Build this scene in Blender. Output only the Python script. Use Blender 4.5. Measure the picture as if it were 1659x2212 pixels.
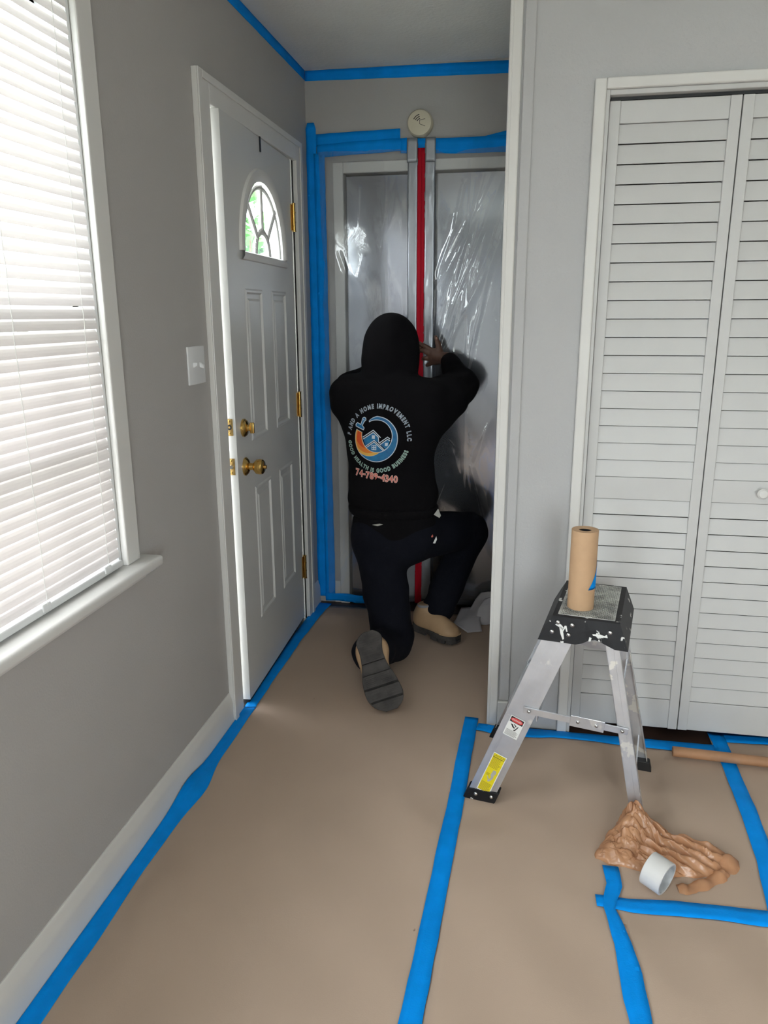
import bpy, bmesh, math, random
import numpy as np
from mathutils import Vector, Matrix, noise
from mathutils.bvhtree import BVHTree

random.seed(7)
S = bpy.context.scene
COL = S.collection
for o in list(bpy.data.objects):
    bpy.data.objects.remove(o)

# ------------------------------------------------------------------ camera
FPX, YAW, PITCH, ROLL = 1634.96, 0.18267, 0.25617, -0.00412
CAM = Vector((0.98986, 0.0, 1.41846))
fwd = Vector((-math.sin(YAW) * math.cos(PITCH), math.cos(YAW) * math.cos(PITCH), -math.sin(PITCH)))
rt = fwd.cross(Vector((0, 0, 1))).normalized()
up = rt.cross(fwd)
rt, up = math.cos(ROLL) * rt + math.sin(ROLL) * up, -math.sin(ROLL) * rt + math.cos(ROLL) * up
cd = bpy.data.cameras.new('camera')
cam = bpy.data.objects.new('camera', cd)
COL.objects.link(cam)
cam.matrix_world = Matrix(((rt.x, up.x, -fwd.x, CAM.x), (rt.y, up.y, -fwd.y, CAM.y),
                           (rt.z, up.z, -fwd.z, CAM.z), (0, 0, 0, 1)))
cd.sensor_fit = 'HORIZONTAL'
cd.sensor_width = 36
cd.lens = FPX / 1659 * 36
cd.clip_start = 0.02
S.camera = cam

# ------------------------------------------------------------------ sky, exposure
w = bpy.data.worlds.new('sky')
S.world = w
w.use_nodes = True
bg = w.node_tree.nodes['Background']
bg.inputs[0].default_value = (0.92, 0.96, 1.0, 1)      # bright overcast
bg.inputs[1].default_value = 15.0
S.view_settings.view_transform = 'Standard'
S.view_settings.look = 'None'
S.view_settings.gamma = 1
S.view_settings.use_curve_mapping = False
S.view_settings.exposure = 0.14
S.cycles.max_bounces = 10
S.cycles.diffuse_bounces = 5
S.cycles.transparent_max_bounces = 16
S.cycles.caustics_reflective = False
S.cycles.sample_clamp_indirect = 8


def portal(name, loc, rot, sx, sy):
    """marks a window opening for the sky light; gives off nothing itself"""
    l = bpy.data.lights.new(name, 'AREA')
    l.shape = 'RECTANGLE'
    l.size, l.size_y = sx, sy
    o = bpy.data.objects.new(name, l)
    COL.objects.link(o)
    o.location, o.rotation_euler = loc, rot
    l.cycles.is_portal = True
    return o


portal('window_daylight', (-0.14, 1.115, 1.46), (0, -math.pi / 2, 0), 1.32, 1.13)
portal('added_left_window_daylight', (-0.14, -0.95, 1.38), (0, -math.pi / 2, 0), 1.7, 1.5)
portal('added_rear_window_daylight', (1.85, -2.14, 1.45), (math.pi / 2, 0, 0), 1.1, 1.5)


# ------------------------------------------------------------------ materials
def mat(name, col, rough=0.6, metal=0.0, spec=0.5, bump=0.0, bscale=200.0, var=0.0, vscale=3.0, col2=None,
        detail=3.0, trans=None, sheen=0.0, coat=0.0):
    m = bpy.data.materials.new(name)
    m.use_nodes = True
    nt = m.node_tree
    b = nt.nodes['Principled BSDF']
    b.inputs['Base Color'].default_value = (*col, 1)
    b.inputs['Roughness'].default_value = rough
    b.inputs['Metallic'].default_value = metal
    b.inputs['Specular IOR Level'].default_value = spec
    if sheen:
        b.inputs['Sheen Weight'].default_value = sheen
    if coat:
        b.inputs['Coat Weight'].default_value = coat
    tc = nt.nodes.new('ShaderNodeTexCoord')
    if var or col2:
        n = nt.nodes.new('ShaderNodeTexNoise')
        n.inputs['Scale'].default_value = vscale
        n.inputs['Detail'].default_value = detail
        nt.links.new(tc.outputs['Object'], n.inputs['Vector'])
        r = nt.nodes.new('ShaderNodeValToRGB')
        r.color_ramp.elements[0].position = 0.35
        r.color_ramp.elements[1].position = 0.65
        c2 = col2 if col2 else tuple(min(1, c * (1 + var)) for c in col)
        c1 = col if col2 else tuple(c * (1 - var) for c in col)
        r.color_ramp.elements[0].color = (*c1, 1)
        r.color_ramp.elements[1].color = (*c2, 1)
        nt.links.new(n.outputs['Fac'], r.inputs['Fac'])
        nt.links.new(r.outputs['Color'], b.inputs['Base Color'])
    if bump:
        n2 = nt.nodes.new('ShaderNodeTexNoise')
        n2.inputs['Scale'].default_value = bscale
        n2.inputs['Detail'].default_value = 4
        nt.links.new(tc.outputs['Object'], n2.inputs['Vector'])
        bp = nt.nodes.new('ShaderNodeBump')
        bp.inputs['Strength'].default_value = bump
        bp.inputs['Distance'].default_value = 0.002
        nt.links.new(n2.outputs['Fac'], bp.inputs['Height'])
        nt.links.new(bp.outputs['Normal'], b.inputs['Normal'])
    if trans is not None:
        out = nt.nodes['Material Output']
        t = nt.nodes.new('ShaderNodeBsdfTranslucent')
        t.inputs[0].default_value = (*trans[0], 1)
        mx = nt.nodes.new('ShaderNodeMixShader')
        mx.inputs[0].default_value = trans[1]
        nt.links.new(b.outputs[0], mx.inputs[1])
        nt.links.new(t.outputs[0], mx.inputs[2])
        nt.links.new(mx.outputs[0], out.inputs[0])
    return m


def splat(m, col, scale, lo, hi, obj_scale=(1, 1, 1), rough=None):
    """irregular paint / dirt spots with their own shape over the base colour"""
    nt = m.node_tree
    b = nt.nodes['Principled BSDF']
    tc = nt.nodes.new('ShaderNodeTexCoord')
    mp = nt.nodes.new('ShaderNodeMapping')
    mp.inputs['Scale'].default_value = obj_scale
    n = nt.nodes.new('ShaderNodeTexNoise')
    n.inputs['Scale'].default_value = scale
    n.inputs['Detail'].default_value = 5
    r = nt.nodes.new('ShaderNodeValToRGB')
    r.color_ramp.elements[0].position = lo
    r.color_ramp.elements[1].position = hi
    mx = nt.nodes.new('ShaderNodeMix')
    mx.data_type = 'RGBA'
    nt.links.new(tc.outputs['Object'], mp.inputs[0])
    nt.links.new(mp.outputs[0], n.inputs['Vector'])
    nt.links.new(n.outputs['Fac'], r.inputs[0])
    nt.links.new(r.outputs[0], mx.inputs['Factor'])
    src = b.inputs['Base Color']
    if src.links:
        nt.links.new(src.links[0].from_socket, mx.inputs['A'])
    else:
        mx.inputs['A'].default_value = src.default_value
    mx.inputs['B'].default_value = (*col, 1)
    nt.links.new(mx.outputs['Result'], src)
    return m


M = {}
M['wall'] = mat('grey_wall_paint_shaded', (0.445, 0.430, 0.418), 0.75, bump=0.25, bscale=180, var=0.02, vscale=2)  # same paint as the closet wall, toned darker for the left wall's shade
M['wallr'] = mat('grey_wall_paint_orange_peel_lit', (0.50, 0.50, 0.507), 0.6, bump=0.55, bscale=130, var=0.02, vscale=2)  # same paint again, toned lighter for the stronger light on the closet wall
M['ceil'] = mat('ceiling_texture', (0.78, 0.78, 0.75), 0.9, bump=0.9, bscale=75, var=0.03, vscale=4)
M['white'] = mat('white_trim_paint', (0.72, 0.71, 0.69), 0.42, var=0.02, vscale=5)
M['whiteg'] = mat('white_door_paint', (0.66, 0.66, 0.65), 0.38, bump=0.06, bscale=60)
M['louver'] = mat('white_louver_paint', (0.60, 0.597, 0.592), 0.45, var=0.015, vscale=6)
M['vinyl'] = mat('white_vinyl', (0.78, 0.79, 0.8), 0.4)
M['slat'] = mat('blind_slat_vinyl', (0.80, 0.78, 0.77), 0.45, trans=((0.91, 0.87, 0.86), 0.275))
M['cord'] = mat('blind_cord', (0.8, 0.8, 0.78), 0.8)
M['floorw'] = mat('dark_wood_floor', (0.035, 0.018, 0.014), 0.4, col2=(0.055, 0.03, 0.022), vscale=12)
M['paper'] = mat('kraft_masking_paper', (0.50, 0.38, 0.297), 0.8, spec=0.25, bump=0.12, bscale=350, var=0.05, vscale=1.6)
splat(M['paper'], (0.20, 0.13, 0.09), 26, 0.76, 0.80)
M['tape'] = mat('blue_painters_tape', (0.0, 0.29, 0.88), 0.65, spec=0.12, bump=0.35, bscale=260, var=0.06, vscale=14)
M['grey_door'] = mat('glossy_grey_door', (0.36, 0.375, 0.42), 0.13, metal=0.9, var=0.03, vscale=2)
M['duct'] = mat('silver_duct_tape', (0.36, 0.38, 0.41), 0.33, metal=0.6, bump=0.3, bscale=40, var=0.06, vscale=8)
M['red'] = mat('red_zipper', (0.42, 0.002, 0.015), 0.6, spec=0.15)
M['cream'] = mat('cream_plastic', (0.66, 0.60, 0.46), 0.45)
M['ink'] = mat('dark_print', (0.02, 0.018, 0.018), 0.7)
M['brass'] = mat('polished_brass', (0.72, 0.46, 0.14), 0.22, metal=1.0)
M['brassd'] = mat('aged_brass', (0.50, 0.33, 0.12), 0.38, metal=1.0, var=0.2, vscale=60)
M['steel'] = mat('steel', (0.6, 0.6, 0.6), 0.3, metal=1.0)
M['blackm'] = mat('black_metal', (0.01, 0.01, 0.012), 0.5)
M['alu'] = mat('brushed_aluminium', (0.66, 0.67, 0.70), 0.36, metal=0.8, bump=0.12, bscale=90, var=0.07, vscale=14)
splat(M['alu'], (0.85, 0.85, 0.84), 16, 0.64, 0.69)
M['alup'] = mat('paint_flecked_aluminium', (0.62, 0.62, 0.64), 0.4, metal=0.7, var=0.08, vscale=14)
splat(M['alup'], (0.85, 0.84, 0.80), 22, 0.555, 0.585)
M['capb'] = mat('black_ladder_plastic', (0.010, 0.010, 0.012), 0.5, spec=0.3, bump=0.15, bscale=90)
splat(M['capb'], (0.72, 0.72, 0.70), 30, 0.655, 0.675)
M['tread'] = mat('tread_pattern', (0.02, 0.02, 0.022), 0.6)
M['treadw'] = mat('paint_worn_tread_ridge', (0.74, 0.74, 0.70), 0.7, col2=(0.34, 0.34, 0.33), vscale=22)
M['rubber'] = mat('black_rubber', (0.012, 0.012, 0.013), 0.6)
M['kraft'] = mat('kraft_roll', (0.56, 0.36, 0.21), 0.7, bump=0.05, bscale=300, var=0.03, vscale=30)
M['kraftd'] = mat('kraft_tube', (0.40, 0.21, 0.11), 0.62, var=0.08, vscale=20)
M['hood'] = mat('black_fleece', (0.0055, 0.005, 0.006), 0.95, spec=0.12, bump=0.3, bscale=500)
M['pants'] = mat('black_navy_cotton', (0.006, 0.0068, 0.012), 0.92, spec=0.15, bump=0.3, bscale=400)
M['skin'] = mat('dark_brown_skin', (0.105, 0.05, 0.032), 0.55, var=0.08, vscale=30)
M['nail'] = mat('finger_nail', (0.32, 0.18, 0.13), 0.4)
M['boot'] = mat('tan_leather', (0.46, 0.30, 0.17), 0.6, bump=0.15, bscale=120, var=0.06, vscale=15)
M['bootl'] = mat('grey_boot_lining', (0.28, 0.28, 0.30), 0.9)
M['sole'] = mat('worn_black_rubber_sole', (0.030, 0.027, 0.026), 0.75, bump=0.4, bscale=150, col2=(0.065, 0.058, 0.054), vscale=26)
M['pwhite'] = mat('print_white', (0.62, 0.68, 0.76), 0.7)
M['pteal'] = mat('print_dark_teal', (0.03, 0.09, 0.13), 0.7)
M['pmint'] = mat('print_mint', (0.55, 0.72, 0.64), 0.7)
M['pgreen'] = mat('print_green', (0.04, 0.16, 0.12), 0.7)
M['pblue'] = mat('print_blue', (0.012, 0.20, 0.42), 0.65, col2=(0.01, 0.12, 0.30), vscale=40)
M['pred'] = mat('print_orange_red', (0.68, 0.085, 0.015), 0.65)
M['porange'] = mat('print_orange', (0.78, 0.22, 0.03), 0.65)
M['pyellow'] = mat('print_yellow', (0.80, 0.46, 0.09), 0.65)
M['pcoral'] = mat('print_coral', (0.66, 0.15, 0.11), 0.65)
M['ppink'] = mat('print_pale_pink', (0.80, 0.50, 0.44), 0.65)
M['lwhite'] = mat('label_white', (0.78, 0.78, 0.76), 0.5)
M['lyellow'] = mat('label_yellow', (0.80, 0.66, 0.01), 0.5)
M['lred'] = mat('label_red', (0.60, 0.05, 0.05), 0.5)
M['lgrey'] = mat('label_grey', (0.42, 0.42, 0.38), 0.6)
M['scrap'] = mat('white_release_paper', (0.66, 0.63, 0.66), 0.55, trans=((0.6, 0.58, 0.6), 0.15))
M['rolltape'] = mat('white_tape_roll', (0.66, 0.65, 0.64), 0.5, var=0.04, vscale=10)
M['foil'] = mat('silver_core_label', (0.55, 0.58, 0.6), 0.35, metal=0.5, col2=(0.8, 0.82, 0.83), vscale=40)
M['bounce_ground'] = mat('pale_yard_bounce', (0.46, 0.47, 0.42), 0.9, var=0.3, vscale=3)  # outdoor ground made pale so it bounces daylight up to the ceiling
M['leaf'] = mat('leaf', (0.06, 0.20, 0.05), 0.6, col2=(0.12, 0.34, 0.08), vscale=3)
M['bark'] = mat('bark', (0.12, 0.08, 0.05), 0.9)
M['siding'] = mat('pale_siding', (0.7, 0.7, 0.68), 0.8)

# orange-brown thin plastic bag
mb_ = mat('thin_brown_plastic', (0.63, 0.335, 0.18), 0.24, spec=0.6, bump=0.3, bscale=60, var=0.12, vscale=12, trans=((0.75, 0.40, 0.22), 0.3))
M['bag'] = mb_


def film(name, haze, gloss_rough, tint=(0.95, 0.96, 0.97), bump=0.0, faces=1.0):
    m = bpy.data.materials.new(name)
    m.use_nodes = True
    nt = m.node_tree
    nt.nodes.clear()
    out = nt.nodes.new('ShaderNodeOutputMaterial')
    tr = nt.nodes.new('ShaderNodeBsdfTransparent')
    tr.inputs[0].default_value = (*tint, 1)
    gl = nt.nodes.new('ShaderNodeBsdfGlossy')
    gl.inputs['Roughness'].default_value = gloss_rough
    df = nt.nodes.new('ShaderNodeBsdfDiffuse')
    df.inputs[0].default_value = (0.75, 0.77, 0.8, 1)
    # Schlick reflectance, the same from either side of the thin pane
    ge_ = nt.nodes.new('ShaderNodeNewGeometry')
    dt = nt.nodes.new('ShaderNodeVectorMath')
    dt.operation = 'DOT_PRODUCT'
    nt.links.new(ge_.outputs['Normal'], dt.inputs[0])
    nt.links.new(ge_.outputs['Incoming'], dt.inputs[1])

    def mth(op, a_, b_=None):
        n_ = nt.nodes.new('ShaderNodeMath')
        n_.operation = op
        n_.use_clamp = op == 'MULTIPLY'
        for i_, v_ in enumerate((a_, b_)):
            if v_ is None:
                continue
            if isinstance(v_, (int, float)):
                n_.inputs[i_].default_value = v_
            else:
                nt.links.new(v_, n_.inputs[i_])
        return n_.outputs[0]

    c_ = mth('POWER', mth('SUBTRACT', 1.0, mth('ABSOLUTE', dt.outputs['Value'])), 5.0)
    fac = mth('MULTIPLY', mth('ADD', mth('MULTIPLY', c_, 0.96), 0.04), faces)
    m1 = nt.nodes.new('ShaderNodeMixShader')
    m1.inputs[0].default_value = haze
    nt.links.new(tr.outputs[0], m1.inputs[1])
    nt.links.new(df.outputs[0], m1.inputs[2])
    m2 = nt.nodes.new('ShaderNodeMixShader')
    nt.links.new(fac, m2.inputs[0])
    nt.links.new(m1.outputs[0], m2.inputs[1])
    nt.links.new(gl.outputs[0], m2.inputs[2])
    nt.links.new(m2.outputs[0], out.inputs[0])
    if bump:
        tc = nt.nodes.new('ShaderNodeTexCoord')
        n = nt.nodes.new('ShaderNodeTexNoise')
        n.inputs['Scale'].default_value = 14
        n.inputs['Detail'].default_value = 3
        n.inputs['Distortion'].default_value = 1.0
        bp = nt.nodes.new('ShaderNodeBump')
        bp.inputs['Strength'].default_value = bump
        bp.inputs['Distance'].default_value = 0.01
        nt.links.new(tc.outputs['Object'], n.inputs['Vector'])
        nt.links.new(n.outputs['Fac'], bp.inputs['Height'])
        nt.links.new(bp.outputs[0], gl.inputs['Normal'])
    return m


M['film'] = film('clear_plastic_film', 0.055, 0.07, bump=0.10, faces=2.2)
M['glass'] = film('window_glass', 0.0, 0.0, (0.97, 0.99, 0.98))
M['screen'] = film('insect_screen', 0.0, 0.6, (0.85, 0.83, 0.83), faces=0.3)


# ------------------------------------------------------------------ helpers
class MB:
    def __init__(self):
        self.v, self.f, self.mi = [], [], []

    def add(self, verts, faces, mi=0):
        o = len(self.v)
        self.v += [tuple(p) for p in verts]
        self.f += [tuple(i + o for i in q) for q in faces]
        self.mi += [mi] * len(faces)
        return self

    def box(self, lo, hi, mi=0):
        x0, y0, z0 = lo
        x1, y1, z1 = hi
        return self.add([(x0, y0, z0), (x1, y0, z0), (x1, y1, z0), (x0, y1, z0), (x0, y0, z1), (x1, y0, z1), (x1, y1, z1), (x0, y1, z1)],
                        [(0, 3, 2, 1), (4, 5, 6, 7), (0, 1, 5, 4), (1, 2, 6, 5), (2, 3, 7, 6), (3, 0, 4, 7)], mi)

    def prism(self, poly, ex, mi=0):
        """poly: list of 3D points, ex: extrusion vector"""
        n = len(poly)
        ex = Vector(ex)
        vs = [Vector(p) for p in poly] + [Vector(p) + ex for p in poly]
        fs = [tuple(range(n))[::-1], tuple(range(n, 2 * n))] + [(i, (i + 1) % n, n + (i + 1) % n, n + i) for i in range(n)]
        return self.add(vs, fs, mi)

    def tube(self, pts, r, seg=8, mi=0, cap=True):
        pts = [Vector(p) for p in pts]
        rs = r if isinstance(r, (list, tuple)) else [r] * len(pts)
        rings = []
        for i, p in enumerate(pts):
            d = (pts[min(i + 1, len(pts) - 1)] - pts[max(i - 1, 0)]).normalized()
            a = d.cross(Vector((0, 0, 1)) if abs(d.z) < 0.9 else Vector((1, 0, 0))).normalized()
            b = d.cross(a)
            rings.append([p + rs[i] * (math.cos(2 * math.pi * k / seg) * a + math.sin(2 * math.pi * k / seg) * b) for k in range(seg)])
        vs = [q for rg in rings for q in rg]
        fs = [(i * seg + k, i * seg + (k + 1) % seg, (i + 1) * seg + (k + 1) % seg, (i + 1) * seg + k)
              for i in range(len(pts) - 1) for k in range(seg)]
        if cap:
            fs += [tuple(range(seg))[::-1], tuple(range((len(pts) - 1) * seg, len(pts) * seg))]
        return self.add(vs, fs, mi)

    def lathe(self, prof, o, axis, seg=24, mi=0, closed=False):
        """prof: (radius, height) list along axis from o"""
        axis = Vector(axis).normalized()
        a = axis.cross(Vector((0, 0, 1)) if abs(axis.z) < 0.9 else Vector((1, 0, 0))).normalized()
        b = axis.cross(a)
        o = Vector(o)
        vs, fs = [], []
        n = len(prof)
        for r, h in prof:
            for k in range(seg):
                t = 2 * math.pi * k / seg
                vs.append(o + axis * h + r * (math.cos(t) * a + math.sin(t) * b))
        rng = n if closed else n - 1
        for i in range(rng):
            j = (i + 1) % n
            fs += [(i * seg + k, i * seg + (k + 1) % seg, j * seg + (k + 1) % seg, j * seg + k) for k in range(seg)]
        if not closed:
            if prof[0][0] > 1e-6:
                fs.append(tuple(range(seg))[::-1])
            if prof[-1][0] > 1e-6:
                fs.append(tuple(range((n - 1) * seg, n * seg)))
        return self.add(vs, fs, mi)

    def grid(self, P, mi=0, thick=None):
        """P[i][j] points; thick = vector for a closed thin slab"""
        nu, nv = len(P), len(P[0])
        vs = [p for row in P for p in row]
        fs = [(i * nv + j, i * nv + j + 1, (i + 1) * nv + j + 1, (i + 1) * nv + j) for i in range(nu - 1) for j in range(nv - 1)]
        if thick is not None:
            t = Vector(thick)
            n = len(vs)
            vs = vs + [Vector(p) - t for p in vs]
            fs += [tuple(q + n for q in f[::-1]) for f in list(fs)]
            loop = [j for j in range(nv)] + [i * nv + nv - 1 for i in range(1, nu)] + \
                   [(nu - 1) * nv + j for j in range(nv - 2, -1, -1)] + [i * nv for i in range(nu - 2, 0, -1)]
            m = len(loop)
            fs += [(loop[k], loop[k] + n, loop[(k + 1) % m] + n, loop[(k + 1) % m]) for k in range(m)]
        return self.add(vs, fs, mi)


def obj(name, mb, mats, parent=None, smooth=False, bevel=0.0, seg=2, mw=None, fix=True):
    me = bpy.data.meshes.new(name)
    me.from_pydata([tuple(p) for p in mb.v], [], mb.f)
    mats = mats if isinstance(mats, (list, tuple)) else [mats]
    for m in mats:
        me.materials.append(m)
    me.polygons.foreach_set('material_index', mb.mi)
    if bevel or fix:
        bm = bmesh.new()
        bm.from_mesh(me)
        if fix:
            bmesh.ops.recalc_face_normals(bm, faces=bm.faces)
        if bevel:
            bmesh.ops.bevel(bm, geom=[e for e in bm.edges if len(e.link_faces) == 2 and e.calc_face_angle(0) > 0.5], offset=bevel,
                            segments=seg, affect='EDGES', profile=0.5, clamp_overlap=True)
        bm.to_mesh(me)
        bm.free()
    if smooth:
        me.polygons.foreach_set('use_smooth', [True] * len(me.polygons))
        if smooth == 'auto':
            try:
                me.set_sharp_from_angle(angle=math.radians(40))
            except Exception:
                pass
    me.update()
    o = bpy.data.objects.new(name, me)
    COL.objects.link(o)
    if mw is not None:
        o.matrix_world = mw
    if parent is not None:
        o.parent = parent
    return o


def tag(o, label=None, cat=None, group=None, kind=None):
    if label:
        o['label'] = label
    if cat:
        o['category'] = cat
    if group:
        o['group'] = group
    if kind:
        o['kind'] = kind
    return o


def empty(name, loc=(0, 0, 0), rotz=0.0):
    o = bpy.data.objects.new(name, None)
    COL.objects.link(o)
    o.location = loc
    o.rotation_euler = (0, 0, rotz)
    o.empty_display_size = 0.05
    return o


def wm(o):
    return o.matrix_basis if o.parent is None else wm(o.parent) @ o.matrix_parent_inverse @ o.matrix_basis


def keep(o, parent):
    """parent a piece that was built in world coordinates, keeping it where it is"""
    o.parent = parent
    o.matrix_parent_inverse = wm(parent).inverted()
    return o


def W(name, mb, m, kind='structure', label=None, cat=None, **k):
    return tag(obj(name, mb, m, **k), label, cat, kind=kind)


# ------------------------------------------------------------------ room shell
H = 2.433           # ceiling
YB, YC, XC = 3.513, 2.45, 0.9186
XR, YR = 3.7, -2.0

W('floor', MB().box((-0.12, YR - 0.12, -0.06), (XR + 0.12, YB + 0.1, 0.0)), M['floorw'], label='dark brown wood floor under the masking paper', cat='floor')
W('ceiling', MB().box((-0.12, YR - 0.12, H), (XR + 0.12, YB + 0.1, H + 0.1)), M['ceil'], label='rough textured white ceiling edged with blue tape', cat='ceiling')

# left wall with window opening and door opening
WY0, WY1, WZ0, WZ1 = 0.55, 1.68, 0.80, 2.12
DY0, DY1, DZ1 = 2.41, 3.275, 2.05
wl = MB()
T = -0.12
VY0, VY1, VZ0, VZ1 = -1.70, -0.20, 0.53, 2.23     # second window, added unseen behind the viewer to brighten the room
wl.box((T, YR - 0.12, 0), (0, VY0, H)).box((T, VY0, 0), (0, VY1, VZ0)).box((T, VY0, VZ1), (0, VY1, H)).box((T, VY1, 0), (0, WY0, H))
wl.box((T, WY0, 0), (0, WY1, WZ0)).box((T, WY0, WZ1), (0, WY1, H))
wl.box((T, WY1, 0), (0, DY0, H)).box((T, DY0, DZ1), (0, DY1, H)).box((T, DY1, 0), (0, YB + 0.1, H))
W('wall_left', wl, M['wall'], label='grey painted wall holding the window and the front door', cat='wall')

# back wall of the entry with closet opening behind the plastic
BX0, BX1, BZ1 = 0.165, 0.872, 2.016
wb = MB()
wb.box((0, YB, 0), (BX0, YB + 0.1, H)).box((BX0, YB, BZ1), (BX1, YB + 0.1, H)).box((BX1, YB, 0), (1.02, YB + 0.1, H))
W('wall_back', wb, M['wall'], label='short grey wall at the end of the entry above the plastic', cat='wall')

# closet front wall and the return
KX0, KX1, KZ1 = 1.193, 2.63, 2.019
wc = MB()
wc.box((XC + 0.1, YC, 0), (KX0, YC + 0.1, H)).box((KX0, YC, KZ1 + 0.012), (KX1, YC + 0.1, H)).box((KX1, YC, 0), (XR, YC + 0.1, H))
W('wall_closet', wc, M['wallr'], label='grey textured wall, toned paler as if lit, around the louvered closet doors', cat='wall')
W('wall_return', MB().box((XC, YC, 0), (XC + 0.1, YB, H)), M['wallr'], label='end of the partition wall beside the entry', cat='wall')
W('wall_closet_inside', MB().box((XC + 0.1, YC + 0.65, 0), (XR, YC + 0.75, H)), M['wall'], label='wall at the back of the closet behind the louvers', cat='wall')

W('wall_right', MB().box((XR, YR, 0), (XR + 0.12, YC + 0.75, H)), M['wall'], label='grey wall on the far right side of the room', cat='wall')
RX0, RX1, RZ0, RZ1 = 1.30, 2.40, 0.70, 2.20  # rear window opening, added out of view to brighten the room
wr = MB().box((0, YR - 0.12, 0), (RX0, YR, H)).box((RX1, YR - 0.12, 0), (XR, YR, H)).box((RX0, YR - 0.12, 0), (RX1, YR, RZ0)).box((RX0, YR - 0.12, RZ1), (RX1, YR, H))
W('wall_rear', wr, M['wall'], label='grey wall with an added window behind the viewer', cat='wall')
e = tag(empty('added_window_3', ((RX0 + RX1) / 2, YR, RZ0)), 'white double hung window added unseen behind the viewer for daylight', 'window', kind='structure')
f = MB()
for z in (RZ0, 1.42, RZ1 - 0.05):
    f.box((RX0, YR - 0.08, z), (RX1, YR - 0.04, z + 0.05))
for x in (RX0, RX1 - 0.05):
    f.box((x, YR - 0.08, RZ0), (x + 0.05, YR - 0.04, RZ1))
keep(obj('window_frame', f, M['vinyl']), e)
keep(obj('pane', MB().box((RX0 + 0.05, YR - 0.062, RZ0 + 0.05), (RX1 - 0.05, YR - 0.058, RZ1 - 0.05)), M['glass']), e)
keep(obj('casing', MB().box((RX0 - 0.07, YR, RZ0), (RX0, YR + 0.018, RZ1 + 0.07)).box((RX1, YR, RZ0), (RX1 + 0.07, YR + 0.018, RZ1 + 0.07)).box((RX0, YR, RZ1), (RX1, YR + 0.018, RZ1 + 0.07)), M['white'], bevel=0.003), e)
keep(obj('sill', MB().box((RX0 - 0.1, YR, RZ0 - 0.03), (RX1 + 0.1, YR + 0.06, RZ0)), M['white'], bevel=0.006), e)
e = tag(empty('added_window_2', (0, VY1, VZ0)), 'uncovered white double hung window added unseen along the grey window wall for daylight', 'window', kind='structure')
f = MB()
for z in (VZ0, 1.35, VZ1 - 0.05):
    f.box((-0.08, VY0, z), (-0.04, VY1, z + 0.05))
for y in (VY0, -0.975, VY1 - 0.05):
    f.box((-0.08, y, VZ0), (-0.04, y + 0.05, VZ1))
keep(obj('window_frame', f, M['vinyl']), e)
keep(obj('pane', MB().box((-0.062, VY0 + 0.05, VZ0 + 0.05), (-0.058, VY1 - 0.05, VZ1 - 0.05)), M['glass']), e)
c = MB().box((0, VY0 - 0.065, VZ0), (0.018, VY0, VZ1 + 0.07)).box((0, VY1, VZ0), (0.018, VY1 + 0.065, VZ1 + 0.07)).box((0, VY0, VZ1), (0.018, VY1, VZ1 + 0.07))
keep(obj('casing', c, M['white'], bevel=0.003), e)
keep(obj('sill', MB().box((-0.04, VY0 - 0.1, VZ0 - 0.03), (0.06, VY1 + 0.1, VZ0)), M['white'], bevel=0.006), e)

# baseboard on the left wall
def base_profile(y0, y1):
    pr = [(0, 0.0), (0.017, 0.0), (0.017, 0.012), (0.0135, 0.03), (0.0135, 0.075), (0.011, 0.092), (0.006, 0.104), (0.006, 0.112), (0.003, 0.116), (0, 0.116)]
    return MB().prism([(x, y0, z) for x, z in pr], (0, y1 - y0, 0))


W('baseboard_left', base_profile(YR, 2.30), M['white'], label='white moulded baseboard along the grey window wall', cat='baseboard', smooth='auto')
W('baseboard_entry', base_profile(3.366, YB - 0.016), M['white'], label='stub of white baseboard between front door and entry corner', cat='baseboard', smooth='auto')
W('baseboard_back', MB().box((0.088, YB - 0.0068, 0), (0.118, YB, 0.115)), M['white'], label='stub of white baseboard behind the plastic sheet', cat='baseboard', bevel=0.004)

# corner bead trim and its groove on the partition corner
cb = MB().box((XC - 0.004, YC - 0.012, 0.0), (XC + 0.024, YC, H - 0.002))
cb.box((XC - 0.012, YC - 0.012, 0), (XC, YC + 0.045, H - 0.002))
W('trim_1', cb, M['white'], label='white corner strip running up the partition edge', cat='trim', bevel=0.004)
W('trim_2', MB().box((XC + 0.03, YC - 0.007, 0.10), (XC + 0.062, YC, H - 0.002)), M['wallr'], label='flat grey strip beside the white corner strip', cat='trim', bevel=0.003)
W('trim_3', MB().box((XC + 0.0245, YC - 0.016, 0.0), (XC + 0.075, YC, 0.098)), M['white'], label='small white plinth block at the foot of the partition corner', cat='trim', bevel=0.003)

# closet door casing
kc = MB()
kc.box((1.150, YC - 0.018, 0), (1.182, YC, 2.057)).box((1.182, YC - 0.018, 2.028), (KX1 + 0.011, YC, 2.057)).box((KX1 + 0.011, YC - 0.018, 0), (KX1 + 0.043, YC, 2.057))
W('trim_4', kc, M['white'], label='white casing framing the louvered closet doors', cat='trim', bevel=0.004)
kj = MB()
kj.box((1.182, YC - 0.008, 0), (1.1935, YC + 0.10, 2.028)).box((KX1 - 0.0005, YC - 0.008, 0), (KX1 + 0.011, YC + 0.10, 2.028))
kj.box((1.1935, YC - 0.004, 2.0145), (KX1 - 0.0005, YC + 0.10, 2.028))
W('trim_5', kj, M['louver'], label='white inner jamb of the closet opening', cat='trim', bevel=0.002)
W('trim_6', MB().box((1.20, YC + 0.025, 2.006), (KX1 - 0.01, YC + 0.055, 2.0145)), M['blackm'], label='dark sliding track above the closet doors', cat='trim')

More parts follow.
